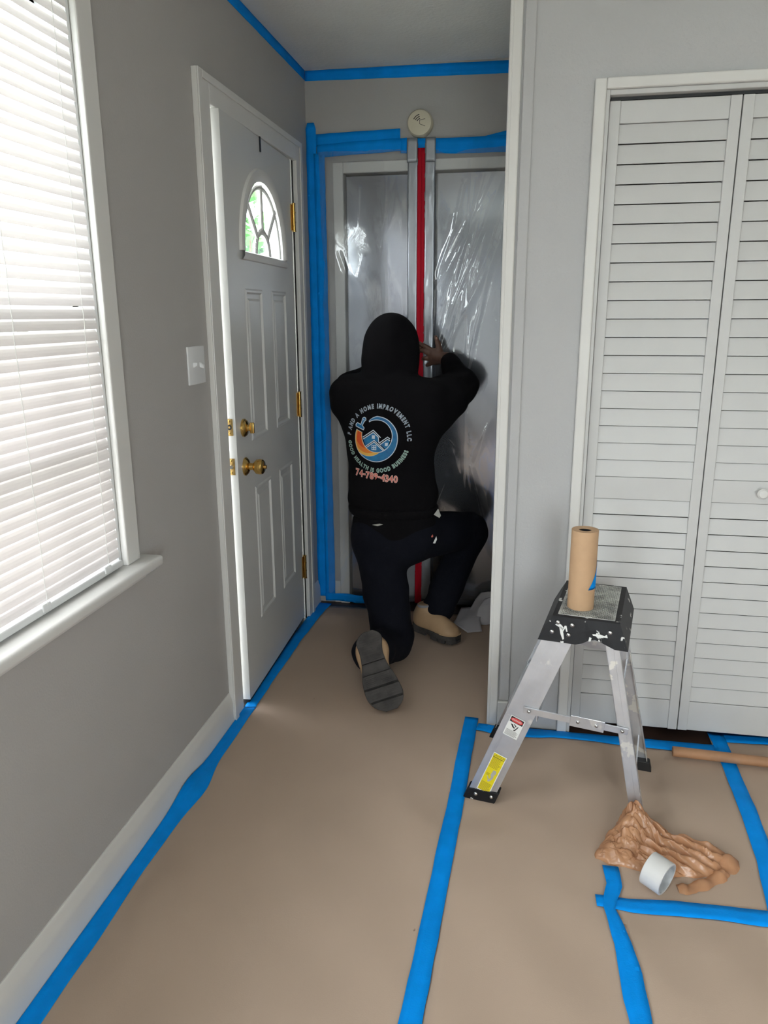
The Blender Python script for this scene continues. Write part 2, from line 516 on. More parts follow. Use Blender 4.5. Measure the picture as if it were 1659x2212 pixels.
# ------------------------------------------------------------------ front window
we = tag(empty('window_1', (0, WY1, WZ0)), 'white framed window in the grey wall, covered by a blind', 'window', kind='structure')
c = MB()
c.box((0, WY1, WZ0), (0.018, 1.745, 2.2)).box((0, WY0 - 0.065, WZ0), (0.018, WY0, 2.2)).box((0, WY0, WZ1), (0.018, WY1, 2.2))
keep(obj('casing', c, M['white'], bevel=0.004), we)
c = MB()
c.box((T, WY1 - 0.012, WZ0), (0, WY1, WZ1)).box((T, WY0, WZ0), (0, WY0 + 0.012, WZ1)).box((T, WY0, WZ1 - 0.012), (0, WY1, WZ1))
keep(obj('jamb', c, M['vinyl']), we)
keep(obj('sill', MB().box((-0.06, WY0 - 0.1, 0.772), (0.062, 1.787, WZ0)), M['white'], bevel=0.009, seg=4, smooth='auto'), we)
keep(obj('apron', MB().prism([(0, WY0 - 0.08, 0.735), (0.016, WY0 - 0.08, 0.742), (0.022, WY0 - 0.08, 0.772), (0, WY0 - 0.08, 0.772)], (0, 2.3 - WY0 - 0.55 + 0.10, 0)), M['white'], bevel=0.002), we)
for nm, x, z0, z1, extra in (('upper_sash', -0.085, 1.40, WZ1 - 0.012, None), ('lower_sash', -0.055, WZ0, 1.45, 1.12)):
    s = MB()
    y0, y1 = WY0 + 0.012, WY1 - 0.012
    s.box((x - 0.014, y0, z0), (x + 0.014, y0 + 0.022, z1)).box((x - 0.014, y1 - 0.022, z0), (x + 0.014, y1, z1))
    s.box((x - 0.014, y0, z0), (x + 0.014, y1, z0 + 0.05)).box((x - 0.014, y0, z1 - 0.05), (x + 0.014, y1, z1))
    if extra:
        s.box((x - 0.012, y0, extra - 0.016), (x + 0.012, y1, extra + 0.016))
        s.box((x - 0.020, 1.482, z0), (x - 0.006, 1.502, z1)).box((x - 0.020, 0.855, z0), (x - 0.006, 0.875, z1))
    sa = keep(obj(nm, s, M['vinyl']), we)
    p = obj('pane', MB().box((x - 0.002, y0 + 0.022, z0 + 0.05), (x + 0.002, y1 - 0.022, z1 - 0.05)), M['glass'])
    keep(p, sa)
keep(obj('insect_screen', MB().box((-0.112, WY0 + 0.015, WZ0 + 0.01), (-0.110, WY1 - 0.015, 1.42)), M['screen']), we)

# blind: every slat its own piece
bl = tag(empty('window_blind', (0.004, 1.1, 0.81)), 'closed white horizontal slat blind glowing in front of the window', 'blind')
BY0, BY1 = WY0 + 0.016, WY1 - 0.016
PITCH_S = 0.0253
sl = MB()
tilt = math.radians(73)
n = 5
P = []
for a in range(n):
    s_ = (a / (n - 1) - 0.5) * 0.0264
    bow = 0.0022 * (1 - (2 * a / (n - 1) - 1) ** 2)
    # tilted so that the lower edge leans into the room
    P.append((-s_ * math.cos(tilt) + bow * math.sin(tilt), s_ * math.sin(tilt) + bow * math.cos(tilt)))
rows = [[Vector((x, y, z)) for x, z in P] for y in (BY0, (BY0 + BY1) / 2, BY1)]
sl.grid([[rows[i][j] - Vector((0.0, 0, 0)) for j in range(n)] for i in range(3)], thick=(0.0006, 0, 0))
z = 0.842
first = None
while z < 2.085:
    if first is None:
        first = obj('slat', sl, M['slat'], smooth=False)
        o = first
    else:
        o = first.copy()
        COL.objects.link(o)
    o.location = (0.002 + random.uniform(-.0004, .0004), 0, z)
    o.rotation_euler = (random.uniform(-.0006, .0006), random.uniform(-.03, .03), 0)
    keep(o, bl)
    z += PITCH_S
keep(obj('bottom_rail', MB().box((-0.012, BY0, 0.806), (0.014, BY1, 0.823)), M['vinyl'], bevel=0.004, seg=3, smooth='auto'), bl)
keep(obj('head_rail', MB().box((-0.014, BY0, 2.078), (0.018, BY1, 2.106)), M['vinyl'], bevel=0.002), bl)
for y in (0.70, 1.12, 1.345, 1.592):
    if y == 1.12:
        continue
    keep(obj('ladder_cord', MB().tube([(0.0165 + 0.0006 * (k % 2), y + 0.0012 * math.sin(k * 1.7), 0.823 + k * 0.0253) for k in range(50)], 0.0008, 5), M['cord']), bl)
    keep(obj('cord_clip', MB().box((0.012, y - 0.014, 0.812), (0.0165, y + 0.014, 0.830)), M['vinyl'], bevel=0.003), bl)

# ------------------------------------------------------------------ front door
HX, HY = 0.0, 3.255                     # hinge line
ang = math.atan2(0.027, 0.815)
DW, DT, DZ0, DZT = 0.82, 0.044, 0.02, 2.034
de = tag(empty('door_1', (HX, HY, 0)), 'white panelled front door standing slightly ajar with a half-round glass light', 'door', kind='structure')
Xd = Vector((math.sin(ang), -math.cos(ang), 0))     # along the door from the hinge
Nd = Vector((math.cos(ang), math.sin(ang), 0))      # into the room


def dp(s, z, n=0.0):
    return Vector((HX, HY, 0)) + Xd * s + Nd * n + Vector((0, 0, z))


def dbox(mb, s0, s1, z0, z1, n0, n1, mi=0):
    vs = [dp(s, zz, nn) for nn in (n0, n1) for s, zz in ((s0, z0), (s1, z0), (s1, z1), (s0, z1))]
    return mb.add(vs, [(0, 1, 2, 3), (7, 6, 5, 4), (0, 4, 5, 1), (1, 5, 6, 2), (2, 6, 7, 3), (3, 7, 4, 0)], mi)


# half-round light: arch outline in door coordinates
LC, LB = 0.40, 1.63


def arch(rx, rz, b, k=28):
    pts = []
    for i in range(k + 1):
        t = math.pi * i / k
        pts.append((LC + rx * math.cos(t), b + rz * max(0.0, math.sin(t)) ** 0.92))
    return pts


panels = [(0.455, 0.655, 0.972, 1.506), (0.135, 0.335, 0.972, 1.506), (0.445, 0.645, 0.277, 0.800), (0.128, 0.325, 0.277, 0.800)]
slab = MB()
# slab core with the light cut out: built of pieces around the arch
dbox(slab, 0, DW, DZ0, LB, -DT, -0.0035)
dbox(slab, 0, LC - 0.280, LB, DZT, -DT, -0.0035)
dbox(slab, LC + 0.280, DW, LB, DZT, -DT, -0.0035)
ar = arch(0.280, 0.292, LB)
for i in range(len(ar) - 1):
    (s0, z0), (s1, z1) = ar[i], ar[i + 1]
    vs = [dp(s, zz, nn) for nn in (-DT, -0.0035) for s, zz in ((s0, z0), (s1, z1), (s1, DZT), (s0, DZT))]
    slab.add(vs, [(0, 1, 2, 3), (7, 6, 5, 4), (0, 4, 5, 1), (2, 6, 7, 3)])
# face skin: stiles and rails proud of the panels
SK = [(0, DW, DZ0, 0.277), (0, DW, 0.80, 0.972), (0, DW, 1.506, LB - 0.03), (0, 0.128, 0.277, 0.80), (0.325, 0.445, 0.277, 0.80), (0.645, DW, 0.277, 0.80),
      (0, 0.135, 0.972, 1.506), (0.335, 0.455, 0.972, 1.506), (0.655, DW, 0.972, 1.506), (0, LC - 0.280, LB - 0.03, DZT), (LC + 0.280, DW, LB - 0.03, DZT)]
for a in SK:
    dbox(slab, *a, -0.004, 0.0)
for i in range(len(ar) - 1):
    (s0, z0), (s1, z1) = ar[i], ar[i + 1]
    vs = [dp(s, zz, nn) for nn in (-0.004, 0) for s, zz in ((s0, z0), (s1, z1), (s1, DZT), (s0, DZT))]
    slab.add(vs, [(0, 1, 2, 3), (7, 6, 5, 4), (0, 4, 5, 1), (2, 6, 7, 3)])
dbox(slab, LC - 0.280, LC + 0.280, LB - 0.03, LB, -0.004, 0.0)
ds = keep(obj('slab', slab, M['whiteg']), de)
for s0, s1, z0, z1 in panels:
    pm = MB()
    # sloping ogee frame and raised field
    rings = [(0.0, 0.0), (0.006, 0.0035), (0.012, 0.0035), (0.020, -0.0055), (0.028, -0.006), (0.042, 0.0005), (0.044, 0.0005)]
    vs, fs = [], []
    for ins, hgt in rings:
        vs += [dp(s0 + ins, z0 + ins, hgt), dp(s1 - ins, z0 + ins, hgt), dp(s1 - ins, z1 - ins, hgt), dp(s0 + ins, z1 - ins, hgt)]
    for i in range(len(rings) - 1):
        for k in range(4):
            fs.append((i * 4 + k, i * 4 + (k + 1) % 4, i * 4 + 4 + (k + 1) % 4, i * 4 + 4 + k))
    fs.append(tuple(len(vs) - 4 + k for k in range(4)))
    pm.add(vs, fs)
    keep(obj('panel', pm, M['whiteg'], fix=False), de)
# light frame
lf = MB()
prof = [(0.288, 0.0), (0.284, 0.009), (0.268, 0.013), (0.250, 0.009), (0.243, 0.002), (0.243, -0.014), (0.283, -0.014)]
K = 40
ringsv = []
for r, hgt in prof:
    row = []
    for i in range(K + 1):
        t = math.pi * i / K
        row.append(dp(LC + r * math.cos(t), LB - 0.001 + (r + 0.012) * max(0, math.sin(t)) ** 0.92, hgt))
    ringsv.append(row)
lf.grid(ringsv)
bp_ = [(-0.030, 0.0), (-0.028, 0.009), (-0.016, 0.013), (-0.004, 0.009), (0.0, 0.002), (0.0, -0.014)]
lf.grid([[dp(LC + s * (0.288 - 0.045 * i / 5), LB + dz, hg) for s in (-1, 1)] for i, (dz, hg) in enumerate(bp_)])
lt = keep(obj('light_frame', lf, M['white'], smooth='auto', fix=False), de)
g = MB()
pts = [dp(s, zz, -0.011) for s, zz in arch(0.243, 0.255, LB)]
g.add(pts + [p - Nd * 0.004 for p in pts], [tuple(range(len(pts))), tuple(range(2 * len(pts) - 1, len(pts) - 1, -1))])
keep(obj('pane', g, M['glass']), de)


def mbar(pts, wd, n0=-0.0105, n1=-0.002):
    m_ = MB()
    for i in range(len(pts) - 1):
        a, b = Vector((pts[i][0], pts[i][1])), Vector((pts[i + 1][0], pts[i + 1][1]))
        d = (b - a).normalized()
        nn = Vector((-d.y, d.x)) * wd / 2
        vs = []
        for q, k in ((n0, 1.0), (n1 - 0.004, 1.0), (n1, 0.45)):
            vs += [dp(a.x + nn.x * k, a.y + nn.y * k, q), dp(b.x + nn.x * k, b.y + nn.y * k, q), dp(b.x - nn.x * k, b.y - nn.y * k, q), dp(a.x - nn.x * k, a.y - nn.y * k, q)]
        fs = [(0, 1, 2, 3), (11, 10, 9, 8)]
        for i_ in (0, 4):
            fs += [(i_ + k, i_ + (k + 1) % 4, i_ + 4 + (k + 1) % 4, i_ + 4 + k) for k in range(4)]
        m_.add(vs, fs)
    return m_


def ap(t, r, rz=None):
    t = math.radians(t)
    return (LC + r * math.cos(t), LB + (rz or r) * math.sin(t))


for t in (90, 45, 135):
    keep(obj('glazing_bar', mbar([ap(t, 0.085), ap(t, 0.245)], 0.024), M['white']), de)
keep(obj('glazing_bar', mbar([ap(t, 0.085) for t in range(0, 181, 12)], 0.024), M['white']), de)
keep(obj('glazing_bar', mbar([ap(t, 0.226, 0.236) for t in range(0, 181, 9)], 0.016), M['white']), de)


# hardware: hinges, deadbolt, knob, edge plates, hook
for zc in (1.81, 1.03, 0.267):
    h_ = MB()
    h_.tube([dp(-0.006, zc - 0.052, 0.008), dp(-0.006, zc + 0.052, 0.008)], 0.0075, 10)
    for q in (-0.056, -0.020, 0.018, 0.053):
        h_.tube([dp(-0.006, zc + q, 0.008), dp(-0.006, zc + q + 0.003, 0.008)], 0.0088, 10)
    hg_ = keep(obj('hinge', h_, M['brass'], smooth='auto'), de)
    lv = MB()
    dbox(lv, -0.004, 0.018, zc - 0.051, zc + 0.051, 0.0, 0.002)
    o = obj('hinge_leaf', lv, M['brassd'])
    keep(o, hg_)
db = MB()
db.lathe([(0.0, 0.0), (0.032, 0.0), (0.032, 0.006), (0.026, 0.013), (0.012, 0.016), (0.011, 0.026)], dp(0.742, 1.033), Nd, 28)
dbo = keep(obj('deadbolt', db, M['brass'], smooth='auto'), de)
tm = MB()
dbox(tm, 0.737, 0.747, 1.014, 1.052, 0.024, 0.040)
keep(obj('thumb_turn', tm, M['brass'], bevel=0.003, seg=3, smooth='auto'), dbo)
kn = MB()
kn.lathe([(0.0, 0.0), (0.033, 0.0), (0.033, 0.004), (0.026, 0.011), (0.013, 0.017), (0.012, 0.030), (0.018, 0.034), (0.0262, 0.042), (0.0275, 0.054), (0.0262, 0.064), (0.020, 0.069), (0.0, 0.070)],
         dp(0.742, 0.895), Nd, 28)
kno = keep(obj('door_knob', kn, M['brass'], smooth='auto'), de)
kb = MB()
kb.tube([dp(0.742, 0.895, 0.068), dp(0.742, 0.895, 0.078)], 0.007, 12)
keep(obj('knob_button', kb, M['brassd']), kno)
for zc, nm in ((1.045, 'deadbolt_plate'), (0.908, 'latch_plate')):
    ep = MB()
    dbox(ep, DW - 0.0004, DW + 0.0015, zc - 0.029, zc + 0.029, -0.035, -0.010)
    e_ = keep(obj(nm, ep, M['brassd'], bevel=0.0005), de)
    for q in (-0.021, 0.021):
        keep(obj('screw', MB().lathe([(0.0, 0.0), (0.0042, 0.0), (0.003, 0.0012), (0, 0.0014)], dp(DW + 0.0014, zc + q, -0.0225), Xd, 10), M['brass']), e_)
    if nm == 'latch_plate':
        keep(obj('latch_bolt', MB().tube([dp(DW + 0.001, zc, -0.0225), dp(DW + 0.009, zc, -0.021)], [0.0085, 0.006], 12), M['steel'], smooth='auto'), e_)
    else:
        keep(obj('bolt_hole', MB().lathe([(0.009, 0.0), (0.009, 0.0012), (0.004, 0.0012), (0.004, 0.0004), (0.0, 0.0004)], dp(DW + 0.001, zc, -0.0225), Xd, 14), M['blackm']), e_)
hk = MB()
dbox(hk, 0.405, 0.418, 1.985, DZT + 0.003, 0.001, 0.004)
dbox(hk, 0.405, 0.418, DZT + 0.0005, DZT + 0.003, -DT, 0.004)
keep(obj('over_door_hook', hk, M['blackm'], bevel=0.0008), de)
sw = MB()
dbox(sw, 0.0, DW, 0.006, DZ0, -DT, -0.004)
keep(obj('door_sweep', sw, M['blackm']), de)

# door casing, jamb, threshold
dc = MB()
dc.box((0, 2.302, 0), (0.018, 2.392, 2.115)).box((0, 3.290, 0), (0.018, 3.366, 2.115)).box((0, 2.392, 2.035), (0.018, 3.290, 2.115))
dc.box((0.018, 2.302, 0), (0.023, 2.334, 2.115)).box((0.018, 2.334, 2.092), (0.023, 3.335, 2.115)).box((0.018, 3.335, 0), (0.023, 3.366, 2.115))
W('trim_7', dc, M['white'], label='white moulded casing around the front door', cat='trim', bevel=0.004)
dj = MB()
dj.box((T, 2.392, 0), (0.0, 2.415, 2.045)).box((T, 3.268, 0), (0.0, 3.290, 2.045)).box((T, 2.415, 2.041), (0.0, 3.268, 2.06))
dj.box((T, 2.415, 0.0), (-0.052, 2.43, 2.041)).box((T, 3.255, 0.0), (-0.052, 3.268, 2.041)).box((T, 2.415, 2.029), (-0.052, 3.268, 2.041))
W('trim_8', dj, M['white'], label='white jamb and stop of the front door', cat='trim')
W('trim_9', MB().box((T, 2.415, 0.0), (0.012, 3.268, 0.005)), M['steel'], label='metal threshold below the front door', cat='trim')

# light switch plate with two toggles
se = tag(empty('light_switch', (0, 2.2, 1.27)), 'white double toggle light switch between window and front door', 'light switch')
keep(obj('plate', MB().box((0.0, 2.142, 1.212), (0.006, 2.262, 1.326)), M['vinyl'], bevel=0.003, seg=3, smooth='auto'), se)
for y, q in ((2.180, 1), (2.226, -1)):
    t_ = MB()
    t_.prism([(0.005, y - 0.005, 1.262), (0.005, y - 0.005, 1.278), (0.019, y - 0.005, 1.272 + 0.006 * q), (0.019, y - 0.005, 1.264 + 0.006 * q)], (0, 0.010, 0))
    keep(obj('toggle', t_, M['vinyl'], bevel=0.001), se)

# ------------------------------------------------------------------ louvered bifold closet doors
LW = 0.3585
ZT_, ZB_ = 2.003, 0.035


def bifold(num, x0, label, knob_leaf):
    e = tag(empty('door_%d' % num, (x0, YC + 0.03, 0)), label, 'closet door', kind='structure')
    y0, y1 = YC + 0.014, YC + 0.042
    slat_src = {}
    for lf_ in range(2):
        a = x0 + lf_ * LW + 0.0015
        b = a + LW - 0.003
        st = 0.030
        m_ = MB()
        m_.box((a, y0, ZB_), (a + st, y1, ZT_)).box((b - st, y0, ZB_), (b, y1, ZT_))
        m_.box((a + st, y0 + 0.004, 1.944), (b - st, y1 - 0.002, ZT_)).box((a + st, y0 + 0.004, 0.838), (b - st, y1 - 0.002, 0.910)).box((a + st, y0 + 0.004, ZB_), (b - st, y1 - 0.002, 0.141))
        leaf = keep(obj('leaf', m_, M['louver'], bevel=0.0015), e)
        for z0, z1, cnt, gap in ((0.910, 1.944, 19, 0.0026), (0.141, 0.838, 13, 0.005)):
            pitch = (z1 - z0) / cnt
            for k in range(cnt):
                zc = z0 + (k + 0.5) * pitch
                if gap not in slat_src:
                    hl = (pitch - gap) / 2
                    # slat tilted, lower edge toward the room, a dark slit below each one
                    s_ = MB().prism([(0, -0.0095, -hl), (0, -0.0045, -hl), (0, 0.0030, hl), (0, -0.0020, hl)], (LW - 0.003 - 2 * st + 0.004, 0, 0))
                    o = slat_src[gap] = obj('slat', s_, M['louver'])
                else:
                    o = slat_src[gap].copy()
                    COL.objects.link(o)
                o.parent = None
                o.matrix_parent_inverse = Matrix()
                o.matrix_basis = Matrix.Translation((a + st - 0.002, YC + 0.029, zc))
                keep(o, leaf)
        if lf_ == knob_leaf:
            kx = (a + b) / 2 - 0.005 if knob_leaf == 1 else (a + b) / 2
            k_ = MB().lathe([(0.0, 0.0), (0.008, 0.0), (0.007, 0.010), (0.0155, 0.018), (0.0165, 0.024), (0.012, 0.029), (0, 0.030)], (kx, y0 + 0.004, 0.876), (0, -1, 0), 20)
            keep(obj('knob', k_, M['white'], smooth='auto'), leaf)
    return e


bifold(2, KX0 + 0.0015, 'white louvered bifold closet door behind the step ladder', 1)
bifold(3, KX0 + 0.0015 + 2 * LW + 0.0015, 'white louvered bifold closet door further from the partition corner', 0)

# closet behind the plastic
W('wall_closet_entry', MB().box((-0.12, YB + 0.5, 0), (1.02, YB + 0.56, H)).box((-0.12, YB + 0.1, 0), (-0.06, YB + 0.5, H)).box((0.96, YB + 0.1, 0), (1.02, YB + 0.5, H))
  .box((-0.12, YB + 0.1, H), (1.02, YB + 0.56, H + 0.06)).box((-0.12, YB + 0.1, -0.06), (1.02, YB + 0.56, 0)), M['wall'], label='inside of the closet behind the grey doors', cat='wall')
ge = tag(empty('door_4', (0.5, YB + 0.035, 0)), 'glossy grey closet doors seen through the clear plastic sheet', 'closet door', kind='structure')
keep(obj('door_panel', MB().box((BX0 + 0.002, YB + 0.030, 0.012), (0.524, YB + 0.05, BZ1 - 0.006)), M['grey_door'], bevel=0.002), ge)
keep(obj('door_panel', MB().box((0.526, YB + 0.030, 0.012), (BX1 - 0.002, YB + 0.05, BZ1 - 0.006)), M['grey_door'], bevel=0.002), ge)
W('trim_10', MB().box((0.119, YB - 0.011, 0), (BX0, YB, BZ1 + 0.045)).box((BX0, YB - 0.011, BZ1), (BX1, YB, BZ1 + 0.045)).box((BX1, YB - 0.011, 0), (0.9075, YB, BZ1 + 0.045)),
  M['white'], label='white casing around the closet behind the plastic sheet', cat='trim', bevel=0.003)

# ------------------------------------------------------------------ masking paper on the floor
FLAT = [(0.89, 2.0, .12), (0.95, 2.385, .12), (1.36, 1.96, .12), (1.41, 2.26, .1), (1.38, 1.70, .1), (1.40, 1.84, .2), (0.5, 2.8, .42), (0.66, 3.15, .2), (1.7, 2.36, .2), (1.95, 2.33, .22), (2.25, 2.31, .22), (0.80, 3.33, .2)]


def hz(x, y):
    """gentle ripples of the paper"""
    n = noise.noise(Vector((x * 2.6, y * 1.8, 1.3))) * 0.55 + noise.noise(Vector((x * 8.0 + y * 4.2, y * 2.6 - x * 2.2, 5.1))) * 0.45
    n += 0.5 * math.sin(9.0 * x + 3.5 * y + 1.5 * math.sin(2.1 * y)) * noise.noise(Vector((x * 1.3, y * 1.3, 9.0)))
    a = 0.022 * max(0.0, 0.55 + n)
    for fx, fy, r in FLAT:
        d = math.hypot(x - fx, y - fy) / r
        if d < 1.6:
            a *= min(1.0, max(0.0, (d - 0.7) / 0.9))
    e = min(x - 0.012, 1.0)
    a *= min(1.0, max(0.0, e / 0.12))
    a *= min(1.0, max(0.0, (3.46 - y) / 0.15))
    if x > 0.86:
        a *= min(1.0, max(0.0, (2.44 - y) / 0.12))
    return 0.002 + a


def paper(label, x0, x1, y0, y1, lift, step=0.03, rag=0.0):
    nx, ny = max(3, int((x1 - x0) / step)), max(3, int((y1 - y0) / step))
    Pp = []
    for i in range(nx + 1):
        row = []
        x = x0 + (x1 - x0) * i / nx
        for j in range(ny + 1):
            y = y0 + (y1 - y0) * j / ny
            if j == ny and rag:
                y += rag * noise.noise(Vector((x * 30, 2, 2)))
            row.append(Vector((x, y, hz(x, y) + lift)))
        Pp.append(row)
    o = obj('masking_paper', MB().grid(Pp, thick=(0, 0, 0.0004)), M['paper'], smooth=True)
    return tag(o, label, 'paper', 'kraft paper sheets masking the floor')


paper('long brown kraft paper sheet covering the entry floor beside the baseboard', 0.012, 0.914, -1.9, 3.445, 0.0, rag=0.012)
paper('brown kraft paper sheet on the floor under the step ladder', 0.835, 1.70, -1.9, 2.418, 0.0006)
paper('brown kraft paper sheet on the floor under the lying brown tube', 1.665, 3.65, -1.9, 2.49, 0.0012)
paper('brown kraft paper sheet at the bottom right corner below the crossed tapes', 1.262, 1.69, -1.9, 1.652, 0.0018)


# ------------------------------------------------------------------ blue tape
def ribbon(pts, width, surf, jit=0.0012, step=0.02, seed=0, th=0.0005):
    """flat strip along a 2D polyline; surf(u, v) gives (point, outward normal)"""
    pts = [Vector(p) for p in pts]
    ws = width if isinstance(width, (list, tuple)) else [width] * len(pts)
    L = []
    for i in range(len(pts) - 1):
        d = (pts[i + 1] - pts[i]).length
        k = max(1, int(d / step))
        for q in range(k):
            L.append((pts[i].lerp(pts[i + 1], q / k), ws[i] + (ws[i + 1] - ws[i]) * q / k))
    L.append((pts[-1], ws[-1]))
    rows = []
    nrm = None
    for i, (p, wd) in enumerate(L):
        d = (L[min(i + 1, len(L) - 1)][0] - L[max(i - 1, 0)][0]).normalized()
        nn = Vector((-d.y, d.x))
        row = []
        for k in range(4):
            t = (k / 3 - 0.5) * wd
            j = jit * noise.noise(Vector((i * 0.31, k * 1.7, seed * 3.3)))
            q = p + nn * (t + j)
            P0, nrm = surf(q.x, q.y)
            row.append(Vector(P0) + Vector(nrm) * (abs(noise.noise(Vector((i * 0.5, k * 0.9, seed + 7)))) * jit * 0.8))
        rows.append(row)
    return MB().grid(rows, thick=Vector(nrm) * th)


def ftape(label, pts, width, lift, seed=0, jit=0.0015):
    o = obj('masking_tape', ribbon(pts, width, lambda x, y: ((x, y, hz(x, y) + lift), (0, 0, 1)), jit, seed=seed), M['tape'], smooth=True)
    return tag(o, label, 'tape', 'blue painter tape on the floor')


def wtape(label, pts, width, y=None, x=None, seed=0, jit=0.001, name='masking_tape'):
    if y is not None:
        sf = lambda a, b: ((a, y, b), (0, -1, 0))
    else:
        sf = lambda a, b: ((x, a, b), (1, 0, 0))
    o = obj(name, ribbon(pts, width, sf, jit, seed=seed), M['tape'], smooth=True)
    return tag(o, label, 'tape', 'blue painter tape on the walls')


ftape('long straight blue floor tape running from the partition corner toward the viewer', [(0.852, 2.474), (0.838, 1.9), (0.814, 1.232), (0.78, 0.3), (0.70, -1.5)], 0.048, 0.0035, 1)
ftape('crumpled short blue tape joining the long floor tape to the partition foot', [(0.875, 2.415), (0.93, 2.405), (1.02, 2.404)], [0.045, 0.05, 0.055], 0.0042, 2, 0.005)
ftape('blue floor tape along the closet wall behind the ladder', [(0.99, 2.405), (1.19, 2.400), (1.64, 2.404), (1.67, 2.405)], 0.060, 0.0042, 3)
ftape('blue floor tape in front of the closet doors above the lying brown tube', [(1.665, 2.485), (1.86, 2.498), (2.6, 2.49), (3.6, 2.47)], 0.058, 0.0045, 4)
ftape('blue floor tape passing under the lying brown tube', [(1.692, 2.512), (1.690, 2.4), (1.690, 2.3), (1.672, 1.86), (1.64, 1.60), (1.60, 1.3), (1.55, 0.8)], 0.047, 0.0055, 5)
ftape('kinked blue floor tape at the bottom right, crossing the sideways strip', [(1.2655, 1.772), (1.268, 1.70), (1.255, 1.652), (1.247, 1.615), (1.265, 1.50), (1.272, 1.42), (1.277, 1.316), (1.285, 1.0), (1.30, 0.4)],
      [0.042, 0.040, 0.034, 0.030, 0.040, 0.046, 0.047, 0.047, 0.047], 0.0062, 6, 0.004)
ftape('short sideways blue floor tape below the white tape roll', [(1.217, 1.636), (1.30, 1.638), (1.41, 1.650), (1.62, 1.650), (1.80, 1.64)], [0.040, 0.047, 0.052, 0.052, 0.052], 0.0048, 7)

# tape over baseboard and paper edge along the left wall
rows = []
yy = -1.9
i = 0
while yy < 2.42:
    wob = noise.noise(Vector((yy * 1.9, 0.3, 0))) * 0.010 + noise.noise(Vector((yy * 6, 4.3, 0))) * 0.004
    bump = math.exp(-((yy - 1.90) / 0.10) ** 2)
    zt_ = 0.012 + 0.25 * wob + 0.020 * bump
    xe = 0.064 + wob + 0.016 * bump
    rows.append([Vector((0.0185, yy, zt_)), Vector((0.0185 + 0.006, yy, 0.006 + 0.012 * bump)), Vector((0.04, yy, hz(0.04, yy) + 0.003 + 0.012 * bump)),
                 Vector((xe - 0.006, yy, hz(xe, yy) + 0.0016)), Vector((xe, yy, hz(xe, yy) + 0.0012))])
    yy += 0.02
tag(obj('masking_tape', MB().grid(rows, thick=(0.0003, 0, 0.0004)), M['tape'], smooth=True),
    'long blue tape sealing the white baseboard to the floor paper', 'tape', 'blue painter tape on the floor')
ftape('blue tape along the threshold of the front door', [(0.038, 2.40), (0.032, 2.6), (0.030, 3.0), (0.036, 3.3), (0.045, 3.47)], [0.046, 0.046, 0.05, 0.058, 0.07], 0.004, 9, 0.003)

# tape under the ceiling
wtape('blue tape under the ceiling along the window wall', [(-2.0, H - 0.020), (1.5, H - 0.019), (2.6, H - 0.021), (YB - 0.001, H - 0.020)], 0.040, x=0.0012, seed=11)
wtape('blue tape under the ceiling above the smoke alarm', [(0.002, H - 0.022), (0.45, H - 0.027), (XC - 0.002, H - 0.034)], [0.040, 0.046, 0.048], y=YB - 0.0012, seed=12)
# tape fixing the plastic
wtape('vertical blue tape in the entry corner beside the door casing, left strip', [(0.024, 0.03), (0.024, 1.0), (0.024, 2.20), (0.024, 2.225)], [0.046, 0.046, 0.046, 0.030], y=YB - 0.0085, seed=13, jit=0.0025)
wtape('vertical blue tape overlapping the left edge of the plastic sheet', [(0.066, 0.02), (0.062, 1.0), (0.060, 2.10)], 0.050, y=YB - 0.0105, seed=14, jit=0.003)
wtape('upper left blue tape above the plastic, slanting up to the alarm', [(0.046, 2.153), (0.42, 2.158)], [0.050, 0.056], y=YB - 0.0085, seed=15)
wtape('lower blue tape strip directly above the left half of the plastic', [(0.05, 2.108), (0.25, 2.117), (0.45, 2.122)], 0.052, y=YB - 0.0105, seed=16, jit=0.003)
wtape('blue tape above the right half of the plastic, below the smoke alarm', [(0.423, 2.116), (0.66, 2.108), (XC - 0.001, 2.108)], [0.058, 0.062, 0.066], y=YB - 0.0120, seed=17)
wtape('blue tape scrap rising toward the partition above the plastic', [(0.78, 2.125), (XC - 0.001, 2.143)], [0.03, 0.048], y=YB - 0.0090, seed=18)
wtape('blue tape at the lower left corner of the plastic near the floor', [(0.04, 0.030), (0.11, 0.034), (0.20, 0.026), (0.34, 0.032)], 0.040, y=YB - 0.0145, seed=19, jit=0.006)

# ------------------------------------------------------------------ plastic sheet and zipper door
rnd = random.Random(3)
creases = []
for k in range(26):        # fan of folds falling from the upper right
    x0 = rnd.uniform(0.60, 0.93)
    z0 = rnd.uniform(1.5, 2.1)
    a = rnd.uniform(1.08, 1.42)
    ln = rnd.uniform(0.15, 0.75)
    creases.append((x0, z0, x0 - math.cos(a) * ln, z0 - math.sin(a) * ln, rnd.uniform(0.004, 0.009), rnd.uniform(-1, 1) * 0.0045))
for k in range(16):        # left half
    x0, z0, a, ln = rnd.uniform(0.08, 0.45), rnd.uniform(0.3, 2.05), rnd.uniform(0.9, 2.0), rnd.uniform(0.06, 0.3)
    creases.append((x0, z0, x0 - math.cos(a) * ln, z0 - math.sin(a) * ln, rnd.uniform(0.004, 0.008), rnd.uniform(-1, 1) * 0.0025))
for k in range(16):        # lower part
    x0, z0, a, ln = rnd.uniform(0.60, 0.92), rnd.uniform(0.15, 1.0), rnd.uniform(1.2, 2.3), rnd.uniform(0.1, 0.45)
    creases.append((x0, z0, x0 - math.cos(a) * ln, z0 - math.sin(a) * ln, rnd.uniform(0.004, 0.010), rnd.uniform(-1, 1) * 0.004))
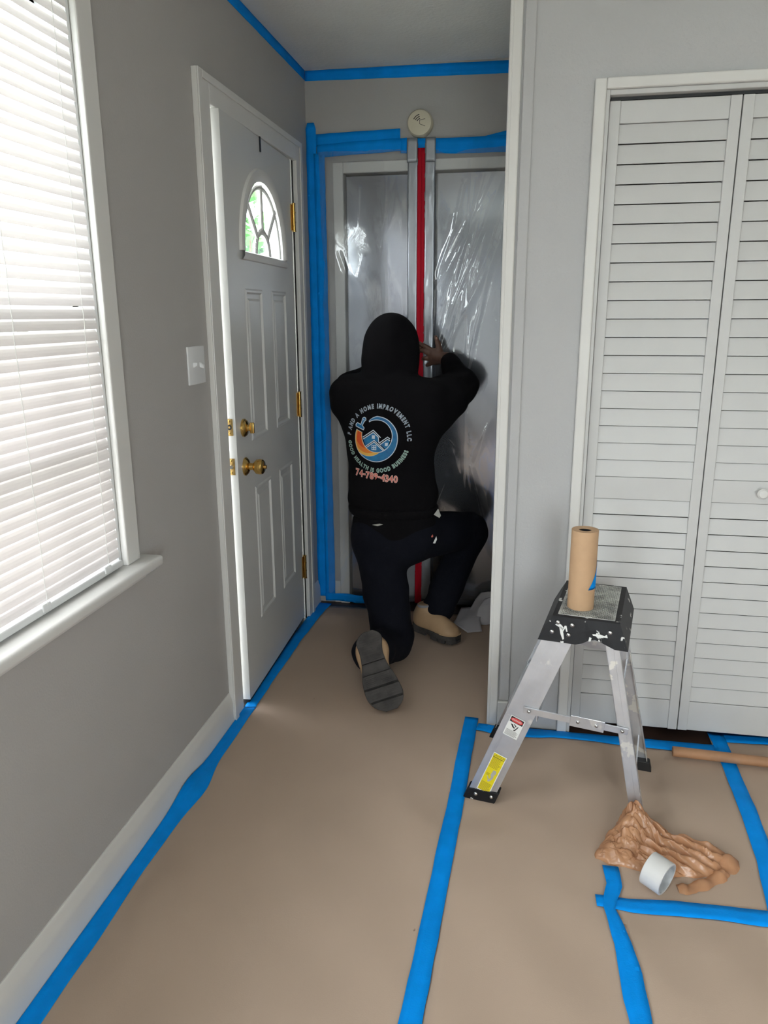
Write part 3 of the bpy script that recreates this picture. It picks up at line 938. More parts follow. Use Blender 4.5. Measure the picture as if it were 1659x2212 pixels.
creases += [(0.895, 2.06, 0.60, 1.30, 0.006, 0.006), (0.88, 1.95, 0.74, 1.45, 0.006, -0.006), (0.80, 1.62, 0.73, 1.44, 0.016, 0.012), (0.354, 0.1, 0.352, 2.06, 0.003, 0.0022), (0.725, 0.1, 0.727, 2.06, 0.003, 0.0022),
            (0.88, 0.28, 0.76, 0.72, 0.008, 0.006)]
nx, nz = 130, 300
X_, Z_ = np.meshgrid(np.linspace(0.045, XC - 0.004, nx), np.linspace(0.035, 2.118, nz), indexing='ij')
D = np.zeros_like(X_)
for x0, z0, x1, z1, wd, am in creases:
    dx, dz = x1 - x0, z1 - z0
    L2 = dx * dx + dz * dz
    t = np.clip(((X_ - x0) * dx + (Z_ - z0) * dz) / L2, 0, 1)
    dd = np.hypot(X_ - x0 - t * dx, Z_ - z0 - t * dz)
    D += am * np.exp(-(dd / wd) ** 2) * np.sin(np.pi * np.clip(t * 0.9 + 0.05, 0, 1)) ** 0.5
    D += 0.35 * am * np.exp(-(dd / (wd * 3)) ** 2)
D += 0.0025 * np.sin(7 * X_ + 3.1 * Z_) + 0.0018 * np.sin(15 * X_ - 6 * Z_ + 1) + 0.0012 * np.sin(31 * X_ + 17 * Z_)
edge = np.minimum(np.minimum((X_ - 0.045) / 0.05, (2.118 - Z_) / 0.05), np.minimum((XC - 0.004 - X_) / 0.03, (Z_ - 0.02) / 0.05))
edge = np.clip(edge, 0, 1)
ctr = np.clip(1 - np.abs(X_ - 0.514) / 0.075, 0, 1) > 0
D[ctr] *= 0.25
Yp = (YB - 0.0075) - edge * (0.011 + np.clip(D, -0.008, 0.02))
mbp = MB()
mbp.grid([[Vector((X_[i, j], Yp[i, j], Z_[i, j])) for j in range(nz)] for i in range(nx)])
tag(obj('plastic_sheet', mbp, M['film'], smooth=True, fix=False), 'clear wrinkled plastic sheet sealing off the end of the entry', 'plastic sheet')

zp = tag(empty('zipper_strip', (0.514, YB - 0.03, 0.03)), 'red zipper between two silver strips up the middle of the plastic', 'zipper')


def strip(name, xa, xb, z0, z1, y, amp, m, seed, th=0.0008):
    rows_ = []
    k = int((z1 - z0) / 0.016)
    for i in range(k + 1):
        z_ = z0 + (z1 - z0) * i / k
        rows_.append([Vector((xa + (xb - xa) * q / 6 + 0.0012 * noise.noise(Vector((z_ * 5, q, seed))), y - amp * (0.5 + 0.5 * noise.noise(Vector((q * 0.9, z_ * 16, seed)))) - amp * 0.5 * abs(noise.noise(Vector((q * 0.5, z_ * 40, seed + 2)))), z_)) for q in range(7)])
    return obj(name, MB().grid(rows_, thick=(0, -th, 0)), m, smooth=True)


YZ = YB - 0.0235
keep(strip('side_strip', 0.456, 0.500, 0.055, 2.12, YZ, 0.004, M['duct'], 1), zp)
keep(strip('side_strip', 0.530, 0.575, 0.055, 2.12, YZ, 0.005, M['duct'], 2), zp)
rz_ = strip('zipper_tape', 0.4985, 0.5315, 0.03, 2.102, YZ - 0.0025, 0.001, M['red'], 3)
keep(rz_, zp)
keep(obj('zipper_teeth', MB().box((0.5138, YZ - 0.0065, 0.05), (0.5162, YZ - 0.0035, 2.10)), M['red']), rz_)
for xa, xb, nm, s_ in ((0.453, 0.498, 'left', 5), (0.532, 0.576, 'right', 6)):
    tag(strip('duct_tape', xa, xb, 2.045, 2.142, YZ - 0.0065, 0.003, M['duct'], s_),
        'short silver duct tape at the top of the zipper, %s of the red strip' % nm, 'tape', 'silver tape pieces at the zipper top')

# smoke alarm
sa = tag(empty('smoke_alarm', (0.506, YB, 2.2)), 'round cream smoke alarm on the wall above the zipper', 'smoke alarm')
keep(obj('body', MB().lathe([(0.0, 0.0), (0.056, 0.0), (0.056, 0.008), (0.0545, 0.022), (0.049, 0.031), (0.035, 0.034), (0.0, 0.035)], (0.506, YB, 2.2), (0, -1, 0), 48), M['cream'], smooth='auto'), sa)


def arc_bar(cx, cz, r, t0, t1, wd, y, th=0.001, seg=10):
    m_ = MB()
    for i in range(seg):
        a, b = (math.radians(t0 + (t1 - t0) * k / seg) for k in (i, i + 1))
        q = [(cx + rr * math.cos(t), y, cz + rr * math.sin(t)) for rr, t in ((r - wd / 2, a), (r + wd / 2, a), (r + wd / 2, b), (r - wd / 2, b))]
        m_.prism(q, (0, -th, 0))
    return m_


def line_bar(p, q, wd, y, th=0.001):
    d = Vector((q[0] - p[0], q[1] - p[1])).normalized()
    nn = Vector((-d.y, d.x)) * wd / 2
    return MB().prism([(p[0] + nn.x, y, p[1] + nn.y), (q[0] + nn.x, y, q[1] + nn.y), (q[0] - nn.x, y, q[1] - nn.y), (p[0] - nn.x, y, p[1] - nn.y)], (0, -th, 0))


for k in range(3):
    keep(obj('sound_slot', arc_bar(0.513, 2.195, 0.020 + 0.008 * k, 102, 150, 0.003, YB - 0.0343), M['ink']), sa)
for p, q in (((0.507, 2.208), (0.507, 2.194)), ((0.507, 2.208), (0.530, 2.213)), ((0.507, 2.194), (0.530, 2.185))):
    keep(obj('mark_line', line_bar(p, q, 0.0016, YB - 0.0343), M['ink']), sa)

# ------------------------------------------------------------------ outside
W('ground', MB().box((-40, -40, -0.5), (40, 40, -0.42)), M['bounce_ground'], label='pale ground outside the house, lightened to bounce daylight in', cat='ground')


def shrub(label, x, y, r, h, seed, nleaf=900):
    rn = random.Random(seed)
    e = tag(empty('shrub', (x, y, -0.42)), label, 'shrub', 'shrubs outside the front door')
    tr = MB()
    for k in range(5):
        a = rn.uniform(0, 6.28)
        tr.tube([(x, y, -0.42), (x + 0.25 * r * math.cos(a), y + 0.25 * r * math.sin(a), -0.42 + h * 0.4), (x + 0.6 * r * math.cos(a), y + 0.6 * r * math.sin(a), -0.42 + h * 0.8)], [0.04, 0.03, 0.01], 6)
    keep(obj('stems', tr, M['bark']), e)
    m_ = MB()
    for k in range(nleaf):
        d = Vector((rn.gauss(0, 1), rn.gauss(0, 1), rn.gauss(0, 1))).normalized() * rn.uniform(0.55, 1.0)
        c_ = Vector((x + d.x * r, y + d.y * r, -0.42 + h * 0.55 + d.z * h * 0.45))
        a = Vector((rn.gauss(0, 1), rn.gauss(0, 1), rn.gauss(0, 1))).normalized()
        b = a.cross(Vector((rn.gauss(0, 1), rn.gauss(0, 1), rn.gauss(0, 1)))).normalized()
        s_ = rn.uniform(0.08, 0.15)
        m_.add([c_ - a * s_, c_ + b * s_ * 0.5, c_ + a * s_, c_ - b * s_ * 0.5], [(0, 1, 2, 3)])
    tag(keep(obj('foliage', m_, M['leaf'], fix=False), e), kind='stuff')
    return e


shrub('tall green shrub seen through the low left pane of the door light', -2.35, 8.9, 0.75, 3.3, 1)
shrub('smaller green shrub behind the centre of the door light', -2.75, 10.9, 0.55, 2.9, 2, 600)

# ------------------------------------------------------------------ step ladder
LA = math.radians(-10)
la, ll = Vector((math.cos(LA), math.sin(LA), 0)), Vector((-math.sin(LA), math.cos(LA), 0))
LO = Vector((0.926, 2.192, 0.0024))
lad = tag(empty('step_ladder', LO, LA), 'paint-splattered aluminium step ladder with a black plastic top in front of the closet', 'step ladder')


def lp(p, q, z):
    return LO + la * p + ll * q + Vector((0, 0, z))


def lbox(mb, a, b, wdir, wd, tdir, t):
    """bar from a to b with width along wdir and thickness along tdir (centred)"""
    a, b = Vector(a), Vector(b)
    u, v = Vector(wdir) * wd / 2, Vector(tdir) * t / 2
    vs = [a - u - v, a + u - v, a + u + v, a - u + v, b - u - v, b + u - v, b + u + v, b - u + v]
    return mb.add(vs, [(0, 3, 2, 1), (4, 5, 6, 7), (0, 1, 5, 4), (1, 2, 6, 5), (2, 3, 7, 6), (3, 0, 4, 7)])


FP0, FP1 = (0.012, 0.0), (0.222, 0.56)      # front rail axis (p, z) bottom and top
ft = math.atan2(FP1[1], FP1[0] - FP0[0])
FWD = la * math.sin(ft) - Vector((0, 0, 1)) * math.cos(ft)      # across the rail face


def rail_pt(z, sgn, off=0.0, dq=0.0):
    t = z / 0.56
    p = FP0[0] + (FP1[0] - FP0[0]) * t
    q = sgn * (0.193 - 0.045 * t) + dq
    return lp(p, q, z) + FWD * off


RWD = 0.078
for sgn in (-1, 1):
    m_ = MB()
    a, b = rail_pt(0.012, sgn), rail_pt(0.575, sgn)
    lbox(m_, a, b, FWD, RWD, ll, 0.0022)                           # web
    for off in (-RWD / 2 + 0.001, RWD / 2 - 0.001):                # flanges turned inward
        lbox(m_, rail_pt(0.012, sgn, off, -sgn * 0.012), rail_pt(0.575, sgn, off, -sgn * 0.012), ll, 0.025, FWD, 0.002)
    for off in (-0.022, -0.016, 0.014, 0.024):                     # raised ribs along the face
        lbox(m_, rail_pt(0.014, sgn, off, sgn * 0.0013), rail_pt(0.57, sgn, off, sgn * 0.0013), FWD, 0.003, ll, 0.0012)
    keep(obj('front_rail', m_, M['alu'], bevel=0.0), lad)
    # foot
    f_ = MB()
    lbox(f_, rail_pt(-0.0005, sgn, 0, sgn * 0.002), rail_pt(0.042, sgn, 0, sgn * 0.002), FWD, RWD + 0.008, ll, 0.006)
    bt = [lp(-0.035, sgn * 0.196, 0), lp(0.062, sgn * 0.196, 0), lp(0.076, sgn * 0.194, 0.038), lp(-0.020, sgn * 0.194, 0.038)]
    f_ = MB().prism(bt, -ll * sgn * 0.036)
    fo = keep(obj('rubber_foot', f_, M['capb'], bevel=0.003), lad)
    if sgn < 0:
        for p_ in (0.005, 0.052):
            keep(obj('rivet', MB().lathe([(0, 0), (0.0062, 0), (0.005, 0.0028), (0, 0.0035)], lp(p_, -0.1955, 0.022), -ll, 14), M['steel'], smooth=True), fo)

RP0, RP1 = (0.470, 0.0), (0.352, 0.56)
rtl = math.atan2(RP1[1], RP1[0] - RP0[0])
RWV = la * math.sin(rtl) - Vector((0, 0, 1)) * math.cos(rtl)


def rear_pt(z, sgn, off=0.0, dq=0.0):
    t = z / 0.56
    return lp(RP0[0] + (RP1[0] - RP0[0]) * t, sgn * (0.158 - 0.030 * t) + dq, z) + RWV * off


for sgn in (-1, 1):
    m_ = MB()
    lbox(m_, rear_pt(0.01, sgn), rear_pt(0.57, sgn), RWV, 0.036, ll, 0.002)
    for off in (-0.017, 0.017):
        lbox(m_, rear_pt(0.01, sgn, off, -sgn * 0.009), rear_pt(0.57, sgn, off, -sgn * 0.009), ll, 0.02, RWV, 0.002)
    lbox(m_, rear_pt(0.01, sgn, 0.0, sgn * 0.0014), rear_pt(0.57, sgn, 0.0, sgn * 0.0014), RWV, 0.006, ll, 0.0014)
    keep(obj('rear_rail', m_, M['alup']), lad)
    f_ = MB().prism([lp(0.446, sgn * 0.162, 0), lp(0.496, sgn * 0.162, 0), lp(0.488, sgn * 0.160, 0.034), lp(0.440, sgn * 0.160, 0.034)], -ll * sgn * 0.028)
    keep(obj('rubber_foot', f_, M['rubber'], bevel=0.002), lad)

# cross brace between the rear rails, step between the front rails
for zb in (0.10, 0.36):
    keep(obj('rear_brace', lbox(MB(), rear_pt(zb, -1), rear_pt(zb, 1), RWV, 0.004, Vector((0, 0, 1)), 0.030), M['alu']), lad)
m_ = MB()
c_ = rail_pt(0.305, 0)
lbox(m_, c_ - ll * 0.166, c_ + ll * 0.166, la, 0.088, Vector((0, 0, 1)), 0.004)
for k in range(9):
    lbox(m_, c_ - ll * 0.166 + la * (-0.04 + 0.01 * k) + Vector((0, 0, 0.0028)), c_ + ll * 0.166 + la * (-0.04 + 0.01 * k) + Vector((0, 0, 0.0028)), la, 0.004, Vector((0, 0, 1)), 0.002)
for s_ in (-1, 1):
    lbox(m_, c_ - ll * 0.166 + la * 0.043 * s_ - Vector((0, 0, 0.012)), c_ + ll * 0.166 + la * 0.043 * s_ - Vector((0, 0, 0.012)), la, 0.003, Vector((0, 0, 1)), 0.026)
keep(obj('step', m_, M['alu']), lad)

# black top: skirt with flared sides and arched lower edge
ZTOP = 0.606
cap = MB()
top = [(0.196, -0.150), (0.376, -0.150), (0.376, 0.150), (0.196, 0.150)]
bot = [(0.160, -0.166), (0.402, -0.160), (0.402, 0.160), (0.160, 0.166)]
zl = 0.533


def cap_side(p0t, p1t, p0b, p1b, q_t, q_b, arch_=True, k=14):
    rows_ = []
    for i in range(k + 1):
        t = i / k
        pt = p0t + (p1t - p0t) * t
        pb = p0b + (p1b - p0b) * t
        zz = zl + (0.020 * min(1, max(0, (t - 0.46) / 0.14)) * min(1, max(0, (0.86 - t) / 0.2)) if arch_ else 0.0)
        f_ = (zz - zl) / (ZTOP - zl)
        rows_.append([lp(pt, q_t, ZTOP - 0.002), lp(pb + (pt - pb) * 0.5, q_b + (q_t - q_b) * 0.5, (ZTOP + zz) / 2), lp(pb + (pt - pb) * f_, q_b + (q_t - q_b) * f_, zz)])
    return rows_


cap.grid(cap_side(0.196, 0.376, 0.160, 0.402, -0.150, -0.163), thick=-ll * 0.004)
cap.grid(cap_side(0.196, 0.376, 0.160, 0.402, 0.150, 0.163), thick=ll * 0.004)
cap.grid([[lp(0.196, q, ZTOP - 0.002), lp(0.160, q * 1.085, zl)] for q in (-0.150, 0, 0.150)], thick=-la * 0.004)
cap.grid([[lp(0.376, q, ZTOP - 0.002), lp(0.402, q * 1.085, zl)] for q in (-0.150, 0, 0.150)], thick=la * 0.004)
cap.prism([lp(p, q, ZTOP - 0.006) for p, q in top], (0, 0, 0.006))
cp = keep(obj('top_cap', cap, M['capb']), lad)
# raised tread field: black plate plus a diamond grid of paint-worn ridges
keep(obj('tread_plate', MB().prism([lp(p, q, ZTOP) for p, q in ((0.209, -0.140), (0.362, -0.140), (0.362, 0.138), (0.209, 0.138))], (0, 0, 0.0008)), M['tread']), cp)
rg = MB()
pa, pb, qa, qb = 0.213, 0.358, -0.136, 0.134
stp = 0.0125
for dr in (-1, 1):
    c0 = -0.40
    while c0 < 0.55:
        # line p = pa + s, q = c0 + dr*s*1.5 clipped to the field
        pts_ = []
        for i in range(61):
            p_ = pa + (pb - pa) * i / 60
            q_ = c0 + dr * (p_ - pa) * 1.25
            if qa <= q_ <= qb:
                pts_.append((p_, q_))
        if len(pts_) > 1:
            (p0, q0), (p1, q1) = pts_[0], pts_[-1]
            d = Vector((p1 - p0, q1 - q0)).normalized()
            nn = Vector((-d.y, d.x)) * 0.0020
            rg.prism([lp(p0 + nn.x, q0 + nn.y, ZTOP + 0.0006), lp(p1 + nn.x, q1 + nn.y, ZTOP + 0.0006), lp(p1 - nn.x, q1 - nn.y, ZTOP + 0.0006), lp(p0 - nn.x, q0 - nn.y, ZTOP + 0.0006)], (0, 0, 0.0014))
        c0 += stp
for a, b in (((0.211, -0.138), (0.360, -0.138)), ((0.211, 0.136), (0.360, 0.136)), ((0.211, -0.138), (0.211, 0.136)), ((0.360, -0.138), (0.360, 0.136))):
    d = (Vector(b) - Vector(a)).normalized()
    nn = Vector((-d.y, d.x)) * 0.0018
    rg.prism([lp(a[0] + nn.x, a[1] + nn.y, ZTOP + 0.0006), lp(b[0] + nn.x, b[1] + nn.y, ZTOP + 0.0006), lp(b[0] - nn.x, b[1] - nn.y, ZTOP + 0.0006), lp(a[0] - nn.x, a[1] - nn.y, ZTOP + 0.0006)], (0, 0, 0.0014))
keep(tag(obj('tread_ridges', rg, M['treadw']), kind='stuff'), cp)
for p_, z_ in ((0.212, 0.588), (0.198, 0.560), (0.251, 0.585), (0.243, 0.557), (0.352, 0.578)):
    t = (ZTOP - z_) / (ZTOP - zl)
    keep(obj('rivet', MB().lathe([(0, 0), (0.0068, 0), (0.0055, 0.003), (0, 0.0038)], lp(p_, -0.150 - 0.013 * t - 0.0005, z_), -ll, 16), M['steel'], smooth=True), cp)


def blob(p, z_, pts, seed):
    """a drip of white paint lying on the near face of the cap"""
    t = (ZTOP - z_) / (ZTOP - zl)
    base = [lp(p + a, -0.150 - 0.013 * ((ZTOP - z_ - b) / (ZTOP - zl)) - 0.0002, z_ + b) for a, b in pts]
    return MB().prism(base, -ll * 0.0009)


for p_, z_, pts_ in ((0.220, 0.556, [(-.004, .022), (.004, .020), (.009, .004), (.012, -.012), (.008, -.014), (.001, .002)]),
                     (0.232, 0.571, [(-.007, -.006), (-.001, .010), (.004, .010), (.008, -.006), (.004, -.006), (.001, .004), (-.004, -.007)]),
                     (0.318, 0.566, [(-.012, .002), (.010, .004), (.020, .001), (.026, .006), (.029, -.003), (.010, -.003), (-.010, -.002)]),
                     (0.300, 0.553, [(-.003, -.006), (.003, -.005), (.005, .004), (-.001, .006)]),
                     (0.217, 0.579, [(-.012, .002), (.000, -.004), (.008, -.010), (.011, -.003), (.004, .004), (-.004, .008)])):
    keep(obj('paint_drip', blob(p_, z_, pts_, 0), M['lwhite']), cp)

# spreader bars with hinge plates
for sgn, zf, zr, nm in ((-1, 0.318, 0.288, 'spreader'), (1, 0.40, 0.41, 'spreader')):
    if sgn < 0:
        a, b = rail_pt(zf, -1, 0.012, -0.006), rear_pt(zr, -1, 0.0, -0.006)
    else:
        a, b = rail_pt(zf, 1, 0.010, 0.006), rear_pt(zr, 1, 0.0, 0.006)
    d = (b - a).normalized()
    wv = d.cross(ll).normalized()
    m_ = MB()
    lbox(m_, a - d * 0.010, b + d * 0.010, wv, 0.020, ll, 0.0025)
    lbox(m_, a - d * 0.010 + wv * 0.008, b + d * 0.010 + wv * 0.008, wv, 0.003, ll, 0.006)
    sp = keep(obj(nm, m_, M['alu']), lad)
    m_ = MB()
    lbox(m_, a + (b - a) * 0.45 + ll * sgn * 0.003, a + (b - a) * 0.80 + ll * sgn * 0.003, wv, 0.034, ll, 0.003)
    hp = keep(obj('hinge_plate', m_, M['alu'], bevel=0.001), sp)
    for t in (0.02, 0.53, 0.72, 0.98):
        keep(obj('rivet', MB().lathe([(0, 0), (0.0055, 0), (0.0045, 0.0025), (0, 0.003)], a + (b - a) * t + ll * sgn * 0.004, ll * sgn, 12), M['steel'], smooth=True), sp)


# warning labels on the near rail: frame along the rail (u across, v along)
def text_mesh(body, size, offset=0.0, bold=True):
    cu = bpy.data.curves.new('txt', 'FONT')
    cu.body = body
    cu.size = size
    cu.offset = offset
    cu.align_x = 'CENTER'
    cu.align_y = 'CENTER'
    cu.resolution_u = 3
    o = bpy.data.objects.new('txt', cu)
    COL.objects.link(o)
    dg = bpy.context.evaluated_depsgraph_get()
    me = bpy.data.meshes.new_from_object(o.evaluated_get(dg))
    vs = [v.co.copy() for v in me.vertices]
    fs = [tuple(p.vertices) for p in me.polygons]
    bpy.data.objects.remove(o)
    bpy.data.curves.remove(cu)
    bpy.data.meshes.remove(me)
    return vs, fs


RU = (rail_pt(0.5, -1) - rail_pt(0.1, -1)).normalized()


def rl(z, u, v, lift):
    return rail_pt(z, -1, 0, 0) + FWD * u + RU * v - ll * (0.0028 + lift)


def rect(z, u0, u1, v0, v1, lift, th=0.0003):
    return MB().prism([rl(z, u0, v0, lift), rl(z, u1, v0, lift), rl(z, u1, v1, lift), rl(z, u0, v1, lift)], -ll * th)


def txt_on(z, body, size, u, v, lift, sx=1.0):
    vs, fs = text_mesh(body, size, 0.0)
    return MB().add([rl(z, u + p.x * sx, v + p.y, lift) for p in vs], fs)


# yellow caution label
zc = 0.103
e_ = keep(obj('caution_label', rect(zc, -0.020, 0.021, -0.074, 0.062, 0.0), M['lwhite']), lad)
keep(obj('label_field', rect(zc, -0.0175, 0.0185, -0.071, 0.0595, 0.0003), M['lyellow']), e_)
keep(obj('lettering', txt_on(zc, 'CAUTION', 0.0092, 0.0005, 0.054, 0.0008, 0.92), M['ink'], fix=False), e_)
tl = MB()
rn = random.Random(5)
vv = 0.046
while vv > -0.070:
    if not (-0.040 < vv < 0.010):
        m2 = rect(zc, -0.016, 0.016 - rn.uniform(0, 0.007), vv, vv + 0.0007, 0.0007, 0.0002)
        tl.add(m2.v, m2.f)
    vv -= 0.0034
m2 = rect(zc, -0.0175, 0.0185, 0.0475, 0.0487, 0.0007, 0.0002)
tl.add(m2.v, m2.f)
for k in range(3):
    m2 = rect(zc, -0.014, -0.004, -0.010 - 0.003 * k, -0.0094 - 0.003 * k, 0.0007, 0.0002)
    tl.add(m2.v, m2.f)
tag(keep(obj('small_print', tl, M['ink']), e_), kind='stuff')
fg = MB()
for poly in ([(0.002, 0.006), (0.010, 0.007), (0.013, 0.0), (0.010, -0.010), (0.011, -0.020), (0.007, -0.030), (0.002, -0.036), (-0.003, -0.034), (0.002, -0.026), (0.004, -0.018), (0.0, -0.012), (0.001, -0.002)],
             [(-0.002, -0.030), (-0.008, -0.020), (-0.007, -0.018), (0.001, -0.027)]):
    fg.prism([rl(zc, a, b, 0.0006) for a, b in poly], -ll * 0.0003)
keep(obj('pictogram', fg, M['lgrey']), e_)
# white danger label
zc = 0.253
e_ = keep(obj('danger_label', rect(zc, -0.022, 0.022, -0.032, 0.034, 0.0), M['lwhite']), lad)
keep(obj('label_band', rect(zc, -0.0195, 0.0195, 0.0145, 0.0315, 0.0003), M['ink']), e_)
ov = MB().prism([rl(zc, 0.0185 * math.cos(t * math.pi / 12), 0.023 + 0.0072 * math.sin(t * math.pi / 12), 0.0006) for t in range(24)], -ll * 0.0003)
keep(obj('label_oval', ov, M['lred']), e_)
keep(obj('lettering', txt_on(zc, 'DANGER', 0.0072, 0, 0.023, 0.0011, 1.0), M['lwhite'], fix=False), e_)
tl = MB()
vv = -0.012
while vv > -0.030:
    m2 = rect(zc, -0.018, 0.018 - rn.uniform(0, 0.006), vv, vv + 0.0006, 0.0005, 0.0002)
    tl.add(m2.v, m2.f)
    vv -= 0.0024
tag(keep(obj('small_print', tl, M['ink']), e_), kind='stuff')
fg = MB()
for poly in ([(-0.014, 0.011), (-0.006, 0.001), (0.002, -0.003), (0.003, 0.001), (-0.003, 0.004), (-0.007, 0.010), (-0.010, 0.005)],
             [(-0.004, 0.010), (0.004, 0.004), (0.006, 0.006), (-0.001, 0.011)], [(0.004, -0.006), (0.010, 0.008), (0.012, 0.007), (0.007, -0.007)], [(0.000, -0.008), (0.006, -0.004), (0.006, -0.009)]):
    fg.prism([rl(zc, a, b, 0.0006) for a, b in poly], -ll * 0.0003)
keep(obj('pictogram', fg, M['ink']), e_)

# ------------------------------------------------------------------ kraft roll standing on the ladder
rc = Vector((1.172, 2.083, ZTOP + 0.0044))
rl_ = tag(empty('kraft_paper_roll', rc), 'upright roll of brown kraft paper standing on top of the step ladder', 'paper roll')
R_, RH = 0.0365, 0.228
keep(obj('paper_winding', MB().lathe([(0.0175, 0.0), (R_, 0.0), (R_ + 0.0002, 0.001), (R_ + 0.0002, RH - 0.001), (R_, RH), (0.0175, RH), (0.0175, RH - 0.001)], rc, (0, 0, 1), 64, closed=True), M['kraft'], smooth='auto'), rl_)
keep(obj('core', MB().lathe([(0.0175, 0.0), (0.0175, RH - 0.003), (0.0155, RH - 0.003), (0.0155, 0.0)], rc, (0, 0, 1), 32, closed=True), M['blackm'], smooth='auto'), rl_)  # black core stands in for the shade down the hollow roll
tp = []
for i in range(13):
    row = []
    t = i / 12
    ha = 1.0 - t
    for k in range(9):
        a = math.radians(-62 + 70 * t * 0.0) + (k / 8) * math.radians(55) * max(0.03, ha)
        a = math.radians(12) - (1 - k / 8) * math.radians(78) * max(0.04, ha)
        row.append(rc + Vector(((R_ + 0.0012) * math.cos(a), (R_ + 0.0012) * math.sin(a), 0.062 + 0.088 * t)))
    tp.append(row)
keep(obj('tape_patch', MB().grid(tp, thick=Vector((0.0, 0, 0.0003))), M['tape'], smooth=True), rl_)

# brown tube lying on the floor by the closet
ta, tb = Vector((1.518, 2.338, 0.0)), Vector((2.42, 2.295, 0.0))
tr_ = 0.0165
zt = 0.0095 + tr_
ta.z = tb.z = zt
td = (tb - ta).normalized()
tu = tag(empty('cardboard_tube', (ta.x, ta.y, 0)), 'thin brown cardboard tube lying across the floor tape by the closet', 'tube')
Lt = (tb - ta).length
keep(obj('tube_wall', MB().lathe([(tr_, 0), (tr_, Lt), (tr_ - 0.003, Lt), (tr_ - 0.003, 0)], ta, td, 32, closed=True), M['kraftd'], smooth='auto'), tu)

# ------------------------------------------------------------------ white tape roll
ax = Vector((0.80, -0.60, -0.12)).normalized()
ro, ri, wd = 0.043, 0.0365, 0.052
tc_ = Vector((1.372, 1.715, 0.0028 + ro * math.sqrt(1 - ax.z ** 2) + abs(ax.z) * wd / 2))
tre = tag(empty('tape_roll', (tc_.x, tc_.y, 0)), 'white roll of tape lying on its side against the brown plastic bag', 'tape roll')
o_ = tc_ - ax * wd / 2
keep(obj('tape_winding', MB().lathe([(ri + 0.002, 0), (ro - 0.001, 0), (ro, 0.001), (ro, wd - 0.001), (ro - 0.001, wd), (ri + 0.002, wd)], o_, ax, 48, closed=True), M['rolltape'], smooth='auto'), tre)
keep(obj('core', MB().lathe([(ri, 0.0005), (ri + 0.002, 0.0005), (ri + 0.002, wd - 0.0005), (ri, wd - 0.0005)], o_, ax, 48, closed=True), M['foil'], smooth='auto'), tre)

# ------------------------------------------------------------------ crumpled brown bag
def ridged(p, s, seed):
    v, a = 0.0, 1.0
    for k in range(4):
        v += a * (1 - abs(noise.noise(Vector((p[0] * s, p[1] * s, seed + k * 3.1))) * 2.0))
        s *= 2.1
        a *= 0.5
    return v / 1.875


def facet(x, y, cell, seed, st=0.55):
    """crumpled facets: tilted planes meeting in sharp folds"""
    u, v = (x * 0.90 - y * 0.43) / cell * st, (x * 0.43 + y * 0.90) / cell
    _, ps = noise.voronoi(Vector((u, v, seed)))
    best = -9.0
    for c in ps[:4]:
        r = noise.cell_vector(Vector((c[0] * 37.1, c[1] * 37.1, c[2] * 11.0 + seed)))
        du, dv = u - c[0], v - c[1]
        best = max(best, (r[0] - 0.5) * 0.5 + (r[1] - 0.5) * 1.3 * du + (r[2] - 0.5) * 1.8 * dv - 0.35 * (du * du + dv * dv))
    return best


out = [(1.225, 1.800), (1.265, 1.785), (1.330, 1.775), (1.385, 1.752), (1.430, 1.765), (1.480, 1.775), (1.540, 1.800), (1.585, 1.850), (1.575, 1.890), (1.520, 1.910), (1.455, 1.925), (1.400, 1.950), (1.345, 1.975), (1.305, 1.950), (1.270, 1.900), (1.240, 1.850)]
bc = Vector((1.385, 1.855))
NA, NR = 260, 80


def out_r(t):
    d = Vector((math.cos(t), math.sin(t)))
    best = 0.05
    for i in range(len(out)):
        a, b = Vector(out[i]) - bc, Vector(out[(i + 1) % len(out)]) - bc
        e = b - a
        den = d.x * e.y - d.y * e.x
        if abs(den) < 1e-9:
            continue
        r = (a.x * e.y - a.y * e.x) / den
        s_ = (a.x * d.y - a.y * d.x) / den
        if r > 0 and -0.001 <= s_ <= 1.001:
            best = r
    return best


bag = MB()
rowsb = []
for i in range(NA):
    t = 2 * math.pi * i / NA
    Rr = out_r(t) * (1 + 0.05 * noise.noise(Vector((math.cos(t) * 4, math.sin(t) * 4, 3))))
    row = []
    for j in range(NR + 1):
        f_ = j / NR
        x, y = bc.x + Rr * f_ * math.cos(t), bc.y + Rr * f_ * math.sin(t)
        # a peak by the ladder foot, long pleats drawn toward the handles, crumples on the loose end
        env = (1 - f_ ** 5) ** 0.7
        peak = 0.068 * math.exp(-(((x - 1.340) / 0.065) ** 2 + ((y - 1.925) / 0.060) ** 2))
        dx_, dy_ = x - 1.33, y - 1.90
        v_ = dx_ * 0.36 + dy_ * 0.93 + 0.010 * noise.noise(Vector((x * 14, y * 14, 2)))
        tri = abs(((v_ / 0.030) % 1.0) * 2 - 1)
        tri2 = abs((((v_ + 0.3 * dx_) / 0.017) % 1.0) * 2 - 1)
        al = min(1.0, max(0.0, (dx_ + 0.02) / 0.08))
        crum = max(0.0, 0.5 + 1.0 * facet(x, y, 0.040, 2.0, 0.8) + 0.5 * facet(x, y, 0.017, 6.0, 0.9))
        z_ = env * (0.006 + peak * (0.75 + 0.35 * crum) + al * (0.024 * tri * (0.6 + 0.5 * crum) + 0.008 * tri2) + (1 - al) * 0.030 * crum)
        x += 0.006 * noise.noise(Vector((x * 30, y * 30, 1)))
        y += 0.006 * noise.noise(Vector((x * 30, y * 30, 5)))
        row.append(Vector((x, y, 0.003 + max(0.0, z_))))
    rowsb.append(row)
rowsb.append(rowsb[0])
bag.grid(rowsb)
bge = tag(empty('plastic_bag', (bc.x, bc.y, 0)), 'crumpled translucent brown plastic bag on the paper beside the ladder foot', 'bag')
